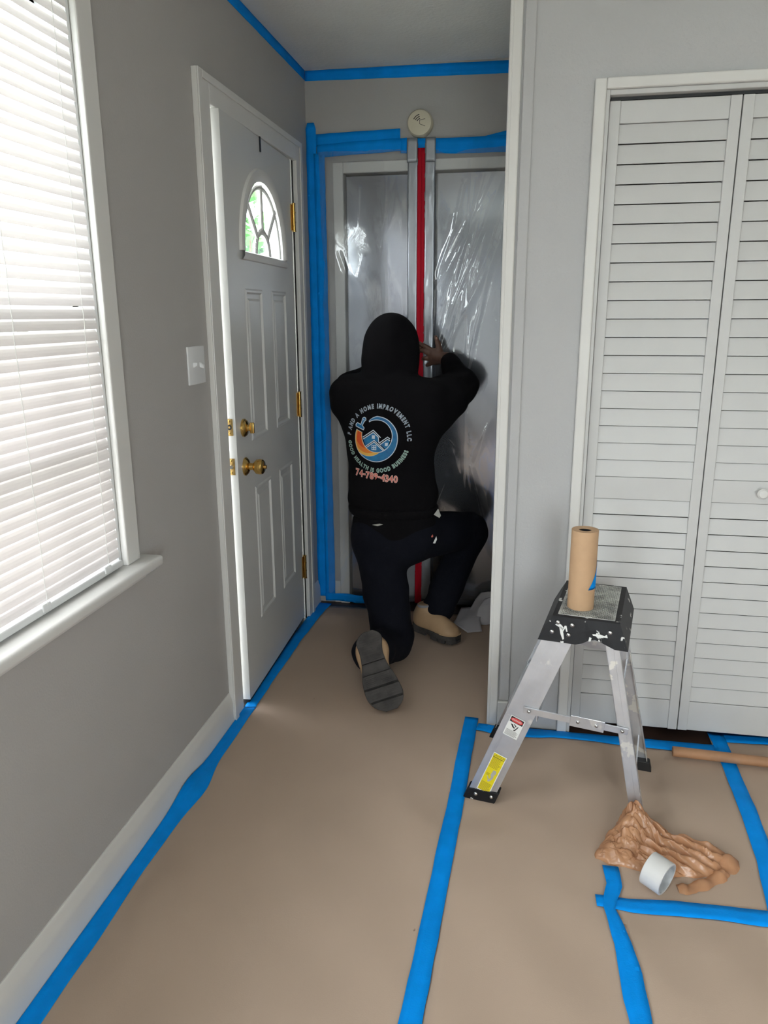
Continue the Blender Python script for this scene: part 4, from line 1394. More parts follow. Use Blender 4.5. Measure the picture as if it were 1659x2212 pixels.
keep(obj('bag_body', bag, M['bag'], smooth=True, fix=True), bge)
# loop handle curling toward the tape roll
hp_ = [(1.580, 1.862), (1.565, 1.815), (1.535, 1.780), (1.495, 1.750), (1.455, 1.726), (1.425, 1.722)]
rows_ = []
for i in range(51):
    t = i / 50 * (len(hp_) - 1)
    k = min(int(t), len(hp_) - 2)
    p = Vector(hp_[k]).lerp(Vector(hp_[k + 1]), t - k)
    d = (Vector(hp_[k + 1]) - Vector(hp_[k])).normalized()
    nn = Vector((-d.y, d.x))
    wd_ = 0.030 + 0.010 * math.sin(i * 0.25) ** 2 + (0.02 if i < 12 else 0)
    row = []
    for q in range(9):
        s_ = (q / 8 - 0.5) * wd_
        zz = 0.004 + (0.013 + 0.009 * math.sin(i * 0.45)) * (1 - (2 * q / 8 - 1) ** 2) * (0.6 + 0.6 * ridged((p.x + s_, p.y), 40, 3)) * (1 - 0.5 * i / 50)
        row.append(Vector((p.x + nn.x * s_ + 0.003 * noise.noise(Vector((i * .4, q, 1))), p.y + nn.y * s_, zz)))
    rows_.append(row)
keep(obj('bag_handle', MB().grid(rows_), M['bag'], smooth=True), bge)

# ------------------------------------------------------------------ crumpled white paper in the entry corner
def sheet(label, quadrows, seed):
    rows_ = []
    nu, nv = len(quadrows), len(quadrows[0])
    for i in range((nu - 1) * 6 + 1):
        a, fi = min(i // 6, nu - 2), (i / 6) - min(i // 6, nu - 2)
        row = []
        for j in range((nv - 1) * 6 + 1):
            b, fj = min(j // 6, nv - 2), (j / 6) - min(j // 6, nv - 2)
            p = (Vector(quadrows[a][b]) * (1 - fi) + Vector(quadrows[a + 1][b]) * fi) * (1 - fj) + (Vector(quadrows[a][b + 1]) * (1 - fi) + Vector(quadrows[a + 1][b + 1]) * fi) * fj
            p += Vector((0, 0, 0.002 * noise.noise(p * 30 + Vector((seed, 0, 0)))))
            p.z = max(p.z, 0.004)
            row.append(p)
        rows_.append(row)
    return tag(obj('paper_scrap', MB().grid(rows_, thick=(0, 0.0002, 0.0004)), M['scrap'], smooth=True, fix=False), label, 'paper', 'white paper scraps by the plastic')


sheet('curled white paper scrap with its folded flap toward the right boot', [[(0.71, 3.270, 0.03), (0.78, 3.225, 0.006), (0.845, 3.25, 0.005)], [(0.72, 3.33, 0.03), (0.775, 3.31, 0.035), (0.83, 3.33, 0.03)], [(0.735, 3.42, 0.05), (0.79, 3.43, 0.05), (0.84, 3.43, 0.055)]], 1)
sheet('folded white paper scrap leaning against the partition side', [[(0.80, 3.325, 0.008), (0.86, 3.33, 0.006), (0.905, 3.35, 0.010)], [(0.815, 3.38, 0.065), (0.865, 3.39, 0.080), (0.908, 3.40, 0.085)], [(0.845, 3.42, 0.10), (0.875, 3.43, 0.11), (0.908, 3.43, 0.115)]], 4)
sheet('flat white paper scrap lying against the bottom of the plastic', [[(0.775, 3.40, 0.045), (0.84, 3.41, 0.05), (0.895, 3.42, 0.05)], [(0.80, 3.45, 0.085), (0.85, 3.455, 0.09), (0.90, 3.455, 0.09)], [(0.825, 3.472, 0.115), (0.86, 3.474, 0.12), (0.90, 3.474, 0.12)]], 8)

# ------------------------------------------------------------------ kneeling person
class Sdf:
    def __init__(self, lo, hi, h):
        self.lo, self.h = np.array(lo, np.float32), h
        n = np.ceil((np.array(hi) - np.array(lo)) / h).astype(int) + 1
        self.V = np.full(n, 1.0, np.float32)

    def _sub(self, lo, hi):
        i0 = np.maximum(0, np.floor((np.array(lo) - self.lo) / self.h).astype(int))
        i1 = np.minimum(self.V.shape, np.ceil((np.array(hi) - self.lo) / self.h).astype(int) + 1)
        if np.any(i1 <= i0):
            return None
        sl = tuple(slice(a, b) for a, b in zip(i0, i1))
        ax = [self.lo[k] + self.h * np.arange(i0[k], i1[k], dtype=np.float32) for k in range(3)]
        return sl, ax[0][:, None, None], ax[1][None, :, None], ax[2][None, None, :]

    def _un(self, sl, d, k):
        v = self.V[sl]
        if k <= 0:
            self.V[sl] = np.minimum(v, d)
        else:
            t = np.clip(0.5 + 0.5 * (d - v) / k, 0, 1)
            self.V[sl] = d + (v - d) * t - k * t * (1 - t)

    def cone(self, a, b, ra, rb, k=0.03):
        a, b = np.array(a, np.float32), np.array(b, np.float32)
        m = max(ra, rb) + k + 0.03
        s = self._sub(np.minimum(a, b) - m, np.maximum(a, b) + m)
        if s is None:
            return self
        sl, x, y, z = s
        e = b - a
        L2 = float(e @ e) + 1e-9
        t = np.clip(((x - a[0]) * e[0] + (y - a[1]) * e[1] + (z - a[2]) * e[2]) / L2, 0, 1)
        d = np.sqrt((x - a[0] - t * e[0]) ** 2 + (y - a[1] - t * e[1]) ** 2 + (z - a[2] - t * e[2]) ** 2) - (ra + (rb - ra) * t)
        self._un(sl, d, k)
        return self

    def chain(self, pts, rs, k=0.02):
        for i in range(len(pts) - 1):
            self.cone(pts[i], pts[i + 1], rs[i], rs[i + 1], k)
        return self

    def _ell(self, s, c, r, R=None):
        sl, x, y, z = s
        x, y, z = x - c[0], y - c[1], z - c[2]
        if R is not None:
            x, y, z = (R[0][0] * x + R[0][1] * y + R[0][2] * z, R[1][0] * x + R[1][1] * y + R[1][2] * z, R[2][0] * x + R[2][1] * y + R[2][2] * z)
        k0 = np.sqrt((x / r[0]) ** 2 + (y / r[1]) ** 2 + (z / r[2]) ** 2)
        k1 = np.sqrt((x / r[0] ** 2) ** 2 + (y / r[1] ** 2) ** 2 + (z / r[2] ** 2) ** 2) + 1e-6
        return k0 * (k0 - 1) / k1

    def ell(self, c, r, k=0.03, R=None):
        m = max(r) + k + 0.03
        s = self._sub(np.array(c) - m, np.array(c) + m)
        if s is None:
            return self
        self._un(s[0], self._ell(s, c, r, R), k)
        return self

    def cut_ell(self, c, r, k=0.01):
        m = max(r) + k + 0.02
        s = self._sub(np.array(c) - m, np.array(c) + m)
        d = -self._ell(s, c, r)
        v = self.V[s[0]]
        t = np.clip(0.5 - 0.5 * (d - v) / k, 0, 1)
        self.V[s[0]] = d + (v - d) * t + k * t * (1 - t)
        return self

    def cut_plane(self, p, n, k=0.008):
        """keep the side the normal points away from"""
        s = self._sub(self.lo - 1, self.lo + 10)
        sl, x, y, z = s
        n = np.array(n, float)
        n /= np.linalg.norm(n)
        d = ((x - p[0]) * n[0] + (y - p[1]) * n[1] + (z - p[2]) * n[2]).astype(np.float32)
        t = np.clip(0.5 - 0.5 * (d - self.V) / k, 0, 1)
        self.V = d + (self.V - d) * t + k * t * (1 - t)
        return self

    def fold(self, fn):
        s = self._sub(self.lo - 1, self.lo + 10)
        self.V = self.V + fn(s[1], s[2], s[3]).astype(np.float32)
        return self

    def mesh(self):
        V, h = self.V, self.h
        Sg = V < 0
        c = np.zeros(tuple(n - 1 for n in V.shape), np.int8)
        offs = [(i, j, k) for i in (0, 1) for j in (0, 1) for k in (0, 1)]
        nx, ny, nz = V.shape
        for i, j, k in offs:
            c += Sg[i:nx - 1 + i, j:ny - 1 + j, k:nz - 1 + k]
        act = np.argwhere((c > 0) & (c < 8))
        ids = np.full(c.shape, -1, np.int64)
        ids[tuple(act.T)] = np.arange(len(act))
        pos = np.zeros((len(act), 3))
        cnt = np.zeros(len(act))
        for a in offs:
            for ax in range(3):
                if a[ax] == 0:
                    b = list(a)
                    b[ax] = 1
                    ia, ib = act + np.array(a), act + np.array(b)
                    va, vb = V[tuple(ia.T)], V[tuple(ib.T)]
                    cr = (va < 0) != (vb < 0)
                    t = np.where(cr, va / np.where(cr, va - vb, 1), 0)
                    p = np.array(a, float)[None, :].repeat(len(act), 0)
                    p[:, ax] += t
                    pos[cr] += p[cr]
                    cnt[cr] += 1
        vs = (act + pos / cnt[:, None]) * h + self.lo
        faces = []
        for ax in range(3):
            u, v = [k for k in range(3) if k != ax]
            sa = [slice(None)] * 3
            sb = [slice(None)] * 3
            sa[ax], sb[ax] = slice(0, -1), slice(1, None)
            e = np.argwhere(Sg[tuple(sa)] != Sg[tuple(sb)])
            e = e[(e[:, u] > 0) & (e[:, v] > 0) & (e[:, u] < V.shape[u] - 1) & (e[:, v] < V.shape[v] - 1)]
            q = []
            for du, dv in ((-1, -1), (0, -1), (0, 0), (-1, 0)):
                p = e.copy()
                p[:, u] += du
                p[:, v] += dv
                q.append(ids[tuple(p.T)])
            q = np.stack(q, 1)
            inside = Sg[tuple(e.T)]
            flip = inside if ax == 1 else ~inside
            q[flip] = q[flip][:, ::-1]
            faces.append(q)
        F = np.concatenate(faces)
        F = F[(F >= 0).all(1)]
        return vs, F


def relax(vs, F, it=1, lam=0.5):
    n = len(vs)
    for _ in range(it):
        acc = np.zeros_like(vs)
        cn = np.zeros(n)
        for a, b in ((0, 1), (1, 2), (2, 3), (3, 0)):
            np.add.at(acc, F[:, a], vs[F[:, b]])
            np.add.at(acc, F[:, b], vs[F[:, a]])
            np.add.at(cn, F[:, a], 1)
            np.add.at(cn, F[:, b], 1)
        vs = vs + lam * (acc / np.maximum(cn, 1)[:, None] - vs)
    return vs


def sobj(name, sdf, m, parent=None, it=2, matfn=None):
    vs, F = sdf.mesh()
    vs = relax(vs, F, it)
    if matfn is not None:
        vs = matfn(vs)
    me = bpy.data.meshes.new(name)
    me.vertices.add(len(vs))
    me.vertices.foreach_set('co', vs.astype(np.float32).ravel())
    me.loops.add(F.size)
    me.loops.foreach_set('vertex_index', F.astype(np.int32).ravel())
    me.polygons.add(len(F))
    me.polygons.foreach_set('loop_start', np.arange(0, F.size, 4, dtype=np.int32))
    me.materials.append(m)
    me.update(calc_edges=True)
    me.validate()
    me.polygons.foreach_set('use_smooth', [True] * len(me.polygons))
    o = bpy.data.objects.new(name, me)
    COL.objects.link(o)
    if parent is not None:
        keep(o, parent)
    return o, vs, F


# joints
HIPL, HIPR = (0.415, 2.945, 0.545), (0.560, 2.965, 0.545)
KNL, KNR = (0.494, 2.905, 0.078), (0.772, 3.270, 0.490)
ANL, ANR = (0.462, 2.645, 0.165), (0.640, 3.185, 0.125)
SHL, SHR = (0.290, 3.060, 1.085), (0.605, 3.055, 1.075)
ELL, ELR = (0.243, 3.285, 1.095), (0.722, 3.245, 1.120)
WRL, WRR = (0.395, 3.425, 1.225), (0.648, 3.405, 1.222)
HEAD = (0.442, 3.165, 1.275)

body = Sdf((0.14, 2.55, 0.0), (0.90, 3.50, 1.44), 0.005)
body.ell((0.485, 2.96, 0.55), (0.145, 0.105, 0.12), 0.04)
body.ell((0.475, 2.98, 0.75), (0.140, 0.095, 0.16), 0.05)
body.ell((0.455, 3.03, 0.98), (0.165, 0.105, 0.17), 0.05)
body.cone(SHL, SHR, 0.058, 0.058, 0.05)
body.cone((0.447, 3.06, 1.08), (0.443, 3.13, 1.20), 0.060, 0.055, 0.04)
# head with face turned to the wall
body.ell(HEAD, (0.076, 0.095, 0.108), 0.02)
body.ell((0.442, 3.205, 1.215), (0.055, 0.062, 0.058), 0.03)
body.cone((0.442, 3.258, 1.290), (0.442, 3.277, 1.252), 0.008, 0.014, 0.012)
body.ell((0.442, 3.262, 1.222), (0.024, 0.010, 0.010), 0.008)
body.ell((0.442, 3.252, 1.305), (0.050, 0.012, 0.010), 0.012)
for s_ in (-1, 1):
    body.ell((0.442 + s_ * 0.078, 3.165, 1.265), (0.010, 0.020, 0.030), 0.008)
    body.cut_ell((0.442 + s_ * 0.030, 3.262, 1.284), (0.014, 0.012, 0.009), 0.006)
# arms
body.chain([SHL, ELL, WRL], [0.052, 0.042, 0.028], 0.03)
body.chain([SHR, ELR, WRR], [0.052, 0.042, 0.028], 0.03)
# legs
body.chain([HIPL, KNL, ANL], [0.082, 0.058, 0.040], 0.03)
body.chain([HIPR, KNR, ANR], [0.082, 0.058, 0.040], 0.03)
# right hand: palm, thumb up, four bent fingers on the silver strip
body.cone(WRR, (0.600, 3.430, 1.232), 0.028, 0.026, 0.015)
body.ell((0.590, 3.437, 1.232), (0.036, 0.017, 0.038), 0.012, R=[[0.94, -0.30, 0.0], [0.30, 0.94, 0.1], [0.0, -0.1, 1.0]])
body.chain([(0.612, 3.428, 1.258), (0.604, 3.432, 1.288), (0.592, 3.440, 1.318)], [0.015, 0.0115, 0.009], 0.008)
body.chain([(0.578, 3.440, 1.258), (0.551, 3.444, 1.273), (0.533, 3.460, 1.281), (0.521, 3.478, 1.284)], [0.0115, 0.0105, 0.0092, 0.0080], 0.005)
body.chain([(0.572, 3.441, 1.240), (0.545, 3.443, 1.254), (0.528, 3.460, 1.258), (0.520, 3.478, 1.258)], [0.0115, 0.0105, 0.0095, 0.0082], 0.004)
body.chain([(0.570, 3.444, 1.221), (0.548, 3.448, 1.224), (0.536, 3.463, 1.222), (0.530, 3.479, 1.219)], [0.0112, 0.0100, 0.0090, 0.0078], 0.004)
body.chain([(0.576, 3.447, 1.203), (0.560, 3.455, 1.196), (0.552, 3.468, 1.192), (0.549, 3.480, 1.190)], [0.0102, 0.0092, 0.0082, 0.0072], 0.004)
# left hand, mostly behind the hood, fingertips on the red strip
body.cone(WRL, (0.435, 3.445, 1.252), 0.028, 0.026, 0.015)
body.ell((0.447, 3.448, 1.258), (0.036, 0.016, 0.038), 0.012)
body.chain([(0.425, 3.440, 1.290), (0.440, 3.445, 1.318), (0.452, 3.455, 1.338)], [0.015, 0.0115, 0.009], 0.008)
for kn_, md, tp_ in (((0.470, 3.450, 1.285), (0.496, 3.452, 1.290), (0.517, 3.478, 1.290)), ((0.476, 3.450, 1.266), (0.500, 3.450, 1.268), (0.518, 3.478, 1.268)),
                     ((0.474, 3.452, 1.247), (0.496, 3.453, 1.247), (0.511, 3.478, 1.247)), ((0.466, 3.455, 1.229), (0.484, 3.458, 1.228), (0.497, 3.479, 1.227))):
    body.chain([kn_, md, tp_], [0.0115, 0.0102, 0.0080], 0.004)
per, _, _ = sobj('person', body, M['skin'], None, 1)
tag(per, 'person kneeling at the zipper in black hooded sweatshirt, dark trousers and tan boots, back turned', 'person')
for p_, d_ in (((0.521, 3.4775, 1.290), (0, 1)), ((0.5965, 3.4345, 1.312), (0, 1)), ((0.514, 3.4735, 1.2525), (0, 1))):
    nm_ = MB().lathe([(0, 0.0), (0.0052, 0.0), (0.0045, 0.0018), (0, 0.0026)], (p_[0], p_[1] - 0.0065, p_[2]), (-0.1, -1, 0.2), 12)
    keep(obj('finger_nail', nm_, M['nail'], smooth=True), per)
for s_ in (-1, 1):
    keep(obj('eye', MB().lathe([(0.0, -0.008), (0.006, -0.0055), (0.008, 0.0), (0.006, 0.0055), (0.0, 0.008)], (0.442 + s_ * 0.030, 3.250, 1.284), (0, 1, 0), 14), M['lwhite'], smooth=True), per)


def fabric(x, y, z, amp=0.004):
    return amp * (np.sin(34 * z + 9 * x + 3 * np.sin(11 * x + 4 * z)) * 0.5 + 0.6 * np.sin(22 * x - 17 * z + 14 * y + 2 * np.sin(9 * z)) * np.sin(7 * z + 5 * x + 1.0) + 0.35 * np.sin(61 * z + 23 * y - 31 * x + 2.5 * np.sin(20 * x)))


hd = Sdf((0.13, 2.78, 0.56), (0.88, 3.50, 1.46), 0.006)
hd.ell((0.480, 2.965, 0.705), (0.186, 0.128, 0.150), 0.05)
hd.ell((0.467, 2.995, 0.880), (0.182, 0.132, 0.180), 0.06)
hd.ell((0.452, 3.025, 1.010), (0.198, 0.130, 0.145), 0.06)
hd.cone((0.300, 3.055, 1.085), (0.600, 3.050, 1.075), 0.082, 0.082, 0.06)
hd.ell((0.443, 3.055, 1.135), (0.125, 0.100, 0.060), 0.05)
hd.ell((0.442, 3.150, 1.283), (0.116, 0.136, 0.140), 0.03)
hd.ell((0.442, 3.115, 1.215), (0.114, 0.110, 0.100), 0.04)
hd.chain([SHL, ELL, (0.375, 3.410, 1.205)], [0.086, 0.068, 0.046], 0.05)
hd.chain([(0.600, 3.050, 1.055), (0.672, 3.150, 1.085), ELR, (0.662, 3.390, 1.212)], [0.098, 0.078, 0.066, 0.040], 0.05)
hd.cone((0.59, 3.03, 0.98), (0.672, 3.150, 1.060), 0.085, 0.070, 0.05)
hd.fold(lambda x, y, z: fabric(x, y, z, 0.0042) * np.clip((1.30 - z) / 0.2, 0.25, 1))
hd.cut_ell((0.442, 3.335, 1.255), (0.078, 0.110, 0.105), 0.012)
hd.cut_plane((0.48, 2.96, 0.640), (0.02, -0.06, -1))
hoodie, hv, hF = sobj('hoodie', hd, M['hood'], per, 2)
hoodie['label'] = 'black hooded sweatshirt with a round home improvement print'
# ribbed hem and cuffs
hem = Sdf((0.24, 2.78, 0.55), (0.74, 3.16, 0.72), 0.006)
hem.ell((0.482, 2.962, 0.652), (0.186, 0.130, 0.075), 0.0)
hem.cut_plane((0, 0, 0.668), (0, 0, 1))
hem.cut_plane((0.48, 2.96, 0.612), (0.03, -0.07, -1))
hem.fold(lambda x, y, z: 0.0012 * np.sin(220 * x + 150 * y))
keep(sobj('hem_band', hem, M['hood'], None, 1)[0], hoodie)
for a, b, r in (((0.672, 3.375, 1.202), (0.655, 3.400, 1.218), 0.0415), ((0.372, 3.405, 1.203), (0.390, 3.422, 1.220), 0.0440)):
    cf = Sdf(np.minimum(a, b) - 0.07, np.maximum(a, b) + 0.07, 0.005)
    cf.cone(a, b, r, r - 0.003, 0.0)
    d_ = np.array(b) - np.array(a)
    cf.cut_plane(np.array(b) + d_ * 0.25, d_, 0.006)
    keep(sobj('cuff', cf, M['hood'], None, 1)[0], hoodie)

# under-shirt showing below the hem
us = Sdf((0.24, 2.76, 0.44), (0.76, 3.16, 0.68), 0.007)
us.ell((0.487, 2.957, 0.575), (0.176, 0.130, 0.130), 0.0)
us.cut_plane((0.48, 2.95, 0.515), (0.16, -0.10, -1))
us.cut_plane((0, 0, 0.64), (0, 0, 1))
us.fold(lambda x, y, z: fabric(x, y, z, 0.003))
keep(sobj('shirt', us, M['hood'], None, 1)[0], per)

tr = Sdf((0.24, 2.54, 0.0), (0.90, 3.46, 0.72), 0.007)
tr.ell((0.487, 2.955, 0.545), (0.168, 0.122, 0.130), 0.04)
tr.cone((0.425, 2.940, 0.530), (0.486, 2.905, 0.100), 0.108, 0.084, 0.05)
tr.cone((0.488, 2.900, 0.090), (0.462, 2.680, 0.140), 0.080, 0.070, 0.04)
tr.cone((0.462, 2.680, 0.140), (0.452, 2.640, 0.155), 0.070, 0.076, 0.02)
tr.cone((0.555, 2.965, 0.540), (0.765, 3.262, 0.475), 0.112, 0.082, 0.05)
tr.cone((0.770, 3.265, 0.472), (0.685, 3.215, 0.225), 0.080, 0.070, 0.04)
tr.cone((0.685, 3.215, 0.225), (0.650, 3.195, 0.135), 0.070, 0.074, 0.03)
tr.fold(lambda x, y, z: fabric(x, y, z, 0.0048))
tr.cut_plane((0, 0, 0.004), (0, 0, -1), 0.004)
trou, _, _ = sobj('trousers', tr, M['pants'], per, 2)
trou['label'] = 'loose black navy trousers'
# small tags and pocket edges
for nm_, pts_, m_ in (('pocket_edge', [(0.655, 2.905, 0.642), (0.672, 2.905, 0.668), (0.684, 2.905, 0.640), (0.678, 2.905, 0.630)], M['lgrey']),
                      ('white_tag', [(0.655, 2.888, 0.528), (0.668, 2.888, 0.558), (0.671, 2.888, 0.545), (0.664, 2.888, 0.528)], M['lwhite']),
                      ('red_tag', [(0.648, 2.885, 0.558), (0.654, 2.885, 0.566), (0.656, 2.885, 0.558), (0.651, 2.885, 0.552)], M['pcoral']),
                      ('shirt_tag', [(0.420, 2.826, 0.611), (0.450, 2.826, 0.617), (0.463, 2.826, 0.614), (0.442, 2.826, 0.607)], M['lgrey'])):
    keep(obj(nm_, MB().prism(pts_, (0, 0.002, 0)), m_), trou)


# boots, built heel to toe along +X, sole bottom at z = 0
def boot(mw, height, side):
    e = empty('boot')
    e.parent = None
    e.matrix_basis = mw
    Lb = 0.285

    def half(x):       # half width of the sole outline
        t = x / Lb
        if t < 0.13:
            return 0.036 * math.sqrt(max(0, 1 - ((0.13 - t) / 0.13) ** 2)) * 0.98 + 0.001
        if t < 0.45:
            return 0.036 - 0.005 * math.sin((t - 0.13) / 0.32 * math.pi)
        if t < 0.78:
            return 0.036 + 0.013 * math.sin((t - 0.45) / 0.33 * math.pi / 2)
        return 0.049 * math.sqrt(max(0.0, 1 - ((t - 0.78) / 0.225) ** 2))

    def curve(x):      # sideways bend of the sole
        return side * 0.010 * math.sin(x / Lb * math.pi)

    def slab_(x0, x1, z0, z1, grow=0.0, k=10):
        up_, dn_ = [], []
        for i in range(k + 1):
            x = x0 + (x1 - x0) * i / k
            hh = half(min(max(x, 0.002), Lb - 0.002)) + grow
            up_.append((x, curve(x) + hh))
            dn_.append((x, curve(x) - hh))
        poly = dn_ + up_[::-1]
        return MB().prism([(a, b, z0) for a, b in poly], (0, 0, z1 - z0))

    mid = slab_(0.004, Lb - 0.004, 0.014, 0.034, 0.001, 26)
    so = obj('midsole', mid, M['sole'], bevel=0.003)
    so.parent = e
    for nm_, x0, x1, z0 in (('heel_block', 0.0, 0.108, 0.0), ('sole_shank', 0.108, 0.150, 0.012), ('tread_block', 0.150, 0.194, 0.001), ('tread_block', 0.200, 0.242, 0.001), ('tread_block', 0.248, Lb, 0.002)):
        b_ = obj(nm_, slab_(x0, x1, z0, 0.016, -0.001 if nm_ == 'sole_shank' else 0.001, 14), M['sole'], bevel=0.0025)
        b_.parent = e
    lg = MB()
    for k in range(11):
        x = 0.014 + k * 0.0085
        hh = half(x) * 0.78
        lg.box((x, curve(x) - hh, -0.0016), (x + 0.0034, curve(x) + hh, 0.002))
    for x0 in (0.158, 0.170, 0.182, 0.256, 0.266):
        for s_ in (-1, 1):
            hh = half(x0)
            lg.box((x0, curve(x0) + s_ * hh * 0.48 - hh * 0.34, -0.0012), (x0 + 0.006, curve(x0) + s_ * hh * 0.48 + hh * 0.34, 0.003))
    for s_ in (-1, 1):
        for q in (0.210, 0.224):
            lg.box((q, curve(q) + s_ * 0.022 - 0.013, -0.0012), (q + 0.009, curve(q) + s_ * 0.022 + 0.013, 0.003))
    l_ = tag(obj('lugs', lg, M['sole'], bevel=0.0006), kind='stuff')
    l_.parent = e
    u_ = Sdf((-0.03, -0.09, 0.015), (0.31, 0.09, height + 0.05), 0.005)
    u_.ell((0.062, curve(0.05), 0.060), (0.062, 0.038, 0.055), 0.02)
    u_.cone((0.06, 0.0, 0.06), (0.070, 0.0, height), 0.040, 0.044, 0.03)
    u_.ell((0.140, curve(0.14), 0.052), (0.090, 0.040, 0.050), 0.03)
    u_.ell((0.218, curve(0.22), 0.040), (0.064, 0.047, 0.036), 0.03)
    u_.cut_plane((0, 0, 0.030), (0, 0, -1), 0.006)
    u_.cut_plane((0, 0, height), (-0.12, 0, 1), 0.006)
    up_o, _, _ = sobj('boot_upper', u_, M['boot'], None, 1)
    up_o.parent = e
    c_ = obj('collar', MB().lathe([(0.0415, 0.0), (0.0455, 0.004), (0.0465, 0.010), (0.0430, 0.014), (0.037, 0.012)], (0.070, 0, height - 0.008), (-0.12, 0, 1), 28), M['bootl'], smooth=True)
    c_.parent = e
    for s_ in (-1, 1):
        b1 = obj('badge', MB().lathe([(0, 0), (0.0115, 0), (0.0115, 0.0022), (0.009, 0.003), (0.0075, 0.0018), (0.0, 0.0018)], (0.066, s_ * 0.0385, 0.070), (0, s_, 0.05), 20), M['sole'], smooth='auto')
        b1.parent = e
    pt = obj('heel_tab', MB().box((0.017, -0.011, height - 0.035), (0.026, 0.011, height - 0.004)), M['boot'], bevel=0.003)
    pt.parent = e
    tc2 = obj('toe_cap', slab_(0.205, Lb - 0.002, 0.034, 0.040, 0.001, 14), M['boot'], bevel=0.002)
    tc2.parent = e
    return e


def frame(o, xdir, zdir):
    x = Vector(xdir).normalized()
    z = Vector(zdir)
    z = (z - x * z.dot(x)).normalized()
    y = z.cross(x)
    return Matrix(((x.x, y.x, z.x, o[0]), (x.y, y.y, z.y, o[1]), (x.z, y.z, z.z, o[2]), (0, 0, 0, 1)))


bL = boot(frame((0.449, 2.575, 0.268), (0.118, -0.135, -0.245), (-0.133, 0.83, -0.54)) @ Matrix.Diagonal((1.05, 1.36, 1.1, 1)), 0.105, 1)
bR = boot(frame((0.537, 3.205, 0.024), (0.205, -0.115, -0.012), (0.02, 0.04, 1)) @ Matrix.Diagonal((0.86, 1.05, 1.1, 1)), 0.118, -1)
for b_ in (bL, bR):
    keep(b_, per)

# ------------------------------------------------------------------ print on the back of the sweatshirt
bvh = BVHTree.FromPolygons([tuple(v) for v in hv], [tuple(int(i) for i in f) for f in hF])
UX, UZ, PS = 0.4345, 0.9465, 0.000193      # centre of the print on the garment, metres per drawing unit


def wrap(vs, fs, lift, sub=0.006):
    """lay a flat drawing (drawing units, y down) onto the garment"""
    bm = bmesh.new()
    bv = [bm.verts.new(((x - 825) * PS, -(y - 870) * PS, 0)) for x, y in vs]
    for f in fs:
        try:
            bm.faces.new([bv[i] for i in f])
        except ValueError:
            pass
    bmesh.ops.triangulate(bm, faces=bm.faces)
    for _ in range(3):
        ed = [e for e in bm.edges if e.calc_length() > sub]
        if not ed:
            break
        bmesh.ops.subdivide_edges(bm, edges=ed, cuts=1, use_grid_fill=False)
        bmesh.ops.triangulate(bm, faces=bm.faces)
    out_ = MB()
    pts_, ok = [], []
    for i, v in enumerate(bm.verts):
        v.index = i
        h_, n_, _, _ = bvh.ray_cast(Vector((UX + v.co.x, 2.4, UZ + v.co.y)), Vector((0, 1, 0)), 1.0)
        ok.append(h_ is not None)
        if h_ is None:
            h_, n_ = Vector((UX + v.co.x, 3.0, UZ + v.co.y)), Vector((0, -1, 0))
        pts_.append(h_ + Vector((0, -1, 0)) * lift)
    out_.add(pts_, [tuple(v.index for v in f.verts) for f in bm.faces if all(ok[v.index] for v in f.verts)])
    bm.free()
    return out_


pr = {}


def put(key, layer, vs, fs):
    m_ = wrap(vs, fs, 0.0016 + 0.0009 * layer)
    pr.setdefault(key, MB()).add(m_.v, m_.f)


def poly(key, layer, pts_):
    put(key, layer, pts_, [tuple(range(len(pts_)))])


def pline(key, layer, pts_, wd):
    for i in range(len(pts_) - 1):
        a, b = Vector(pts_[i]), Vector(pts_[i + 1])
        d = (b - a).normalized()
        nn = Vector((-d.y, d.x)) * wd / 2
        a2, b2 = a - d * wd * 0.3, b + d * wd * 0.3
        poly(key, layer, [tuple(a2 + nn), tuple(b2 + nn), tuple(b2 - nn), tuple(a2 - nn)])


def glyphs(key_out, key_in, text, r, a0, a1, size, inward=False, cx=825, cy=870):
    chars = [text_mesh(c, size) if c != ' ' else None for c in text]
    wid = []
    for c in chars:
        wid.append(size * 0.40 if c is None else (max(v.x for v in c[0]) - min(v.x for v in c[0])) * 0.74 + size * 0.24)
    tot = sum(wid)
    pos = 0.0
    for ch, c, wd in zip(text, chars, wid):
        t = math.radians(a0 + (a1 - a0) * (pos + wd / 2) / tot)
        pos += wd
        if c is None:
            continue
        for key, off, lay in ((key_out, size * 0.055, 1), (key_in, -size * 0.012, 2)):
            vs, fs = text_mesh(ch, size, off)
            out_v = []
            for v in vs:
                x, y = v.x * 0.74, v.y          # y up in the glyph
                if inward:                       # letters stand with their feet away from the centre
                    ex, ey = Vector((-math.sin(t), -math.cos(t))), Vector((-math.cos(t), math.sin(t)))
                else:
                    ex, ey = Vector((math.sin(t), math.cos(t))), Vector((math.cos(t), -math.sin(t)))
                p = Vector((cx + r * math.cos(t), cy - r * math.sin(t))) + ex * x + ey * y
                out_v.append((p.x, p.y))
            put(key, lay, out_v, fs)


glyphs('pwhite', 'pteal', 'F AND A HOME IMPROVEMENT LLC', 640, 178, -4, 118)
glyphs('pmint', 'pgreen', 'GOOD HEALTH IS GOOD BUSINESS', 640, 187, 340, 112, inward=True)
# phone number on a shallow curve
x = 345
for ch in '74-789-4340':
    vs, fs = text_mesh(ch, 185)
    w0, w1 = min(v.x for v in vs), max(v.x for v in vs)
    for key, off, lay in (('ppink', 11, 1), ('pcoral', 0, 2)):
        vs2, fs2 = text_mesh(ch, 185, off)
        yb = 1590 + 115 * ((x - 345) / 1000) - 10 * ((x - 345) / 1000) ** 2
        if ch == '-':
            yb -= 22
        put(key, lay, [(x + (v.x - w0) * 0.86, yb - v.y + 0.06 * v.x) for v in vs2], fs2)
    x += (w1 - w0) * 0.86 + 20


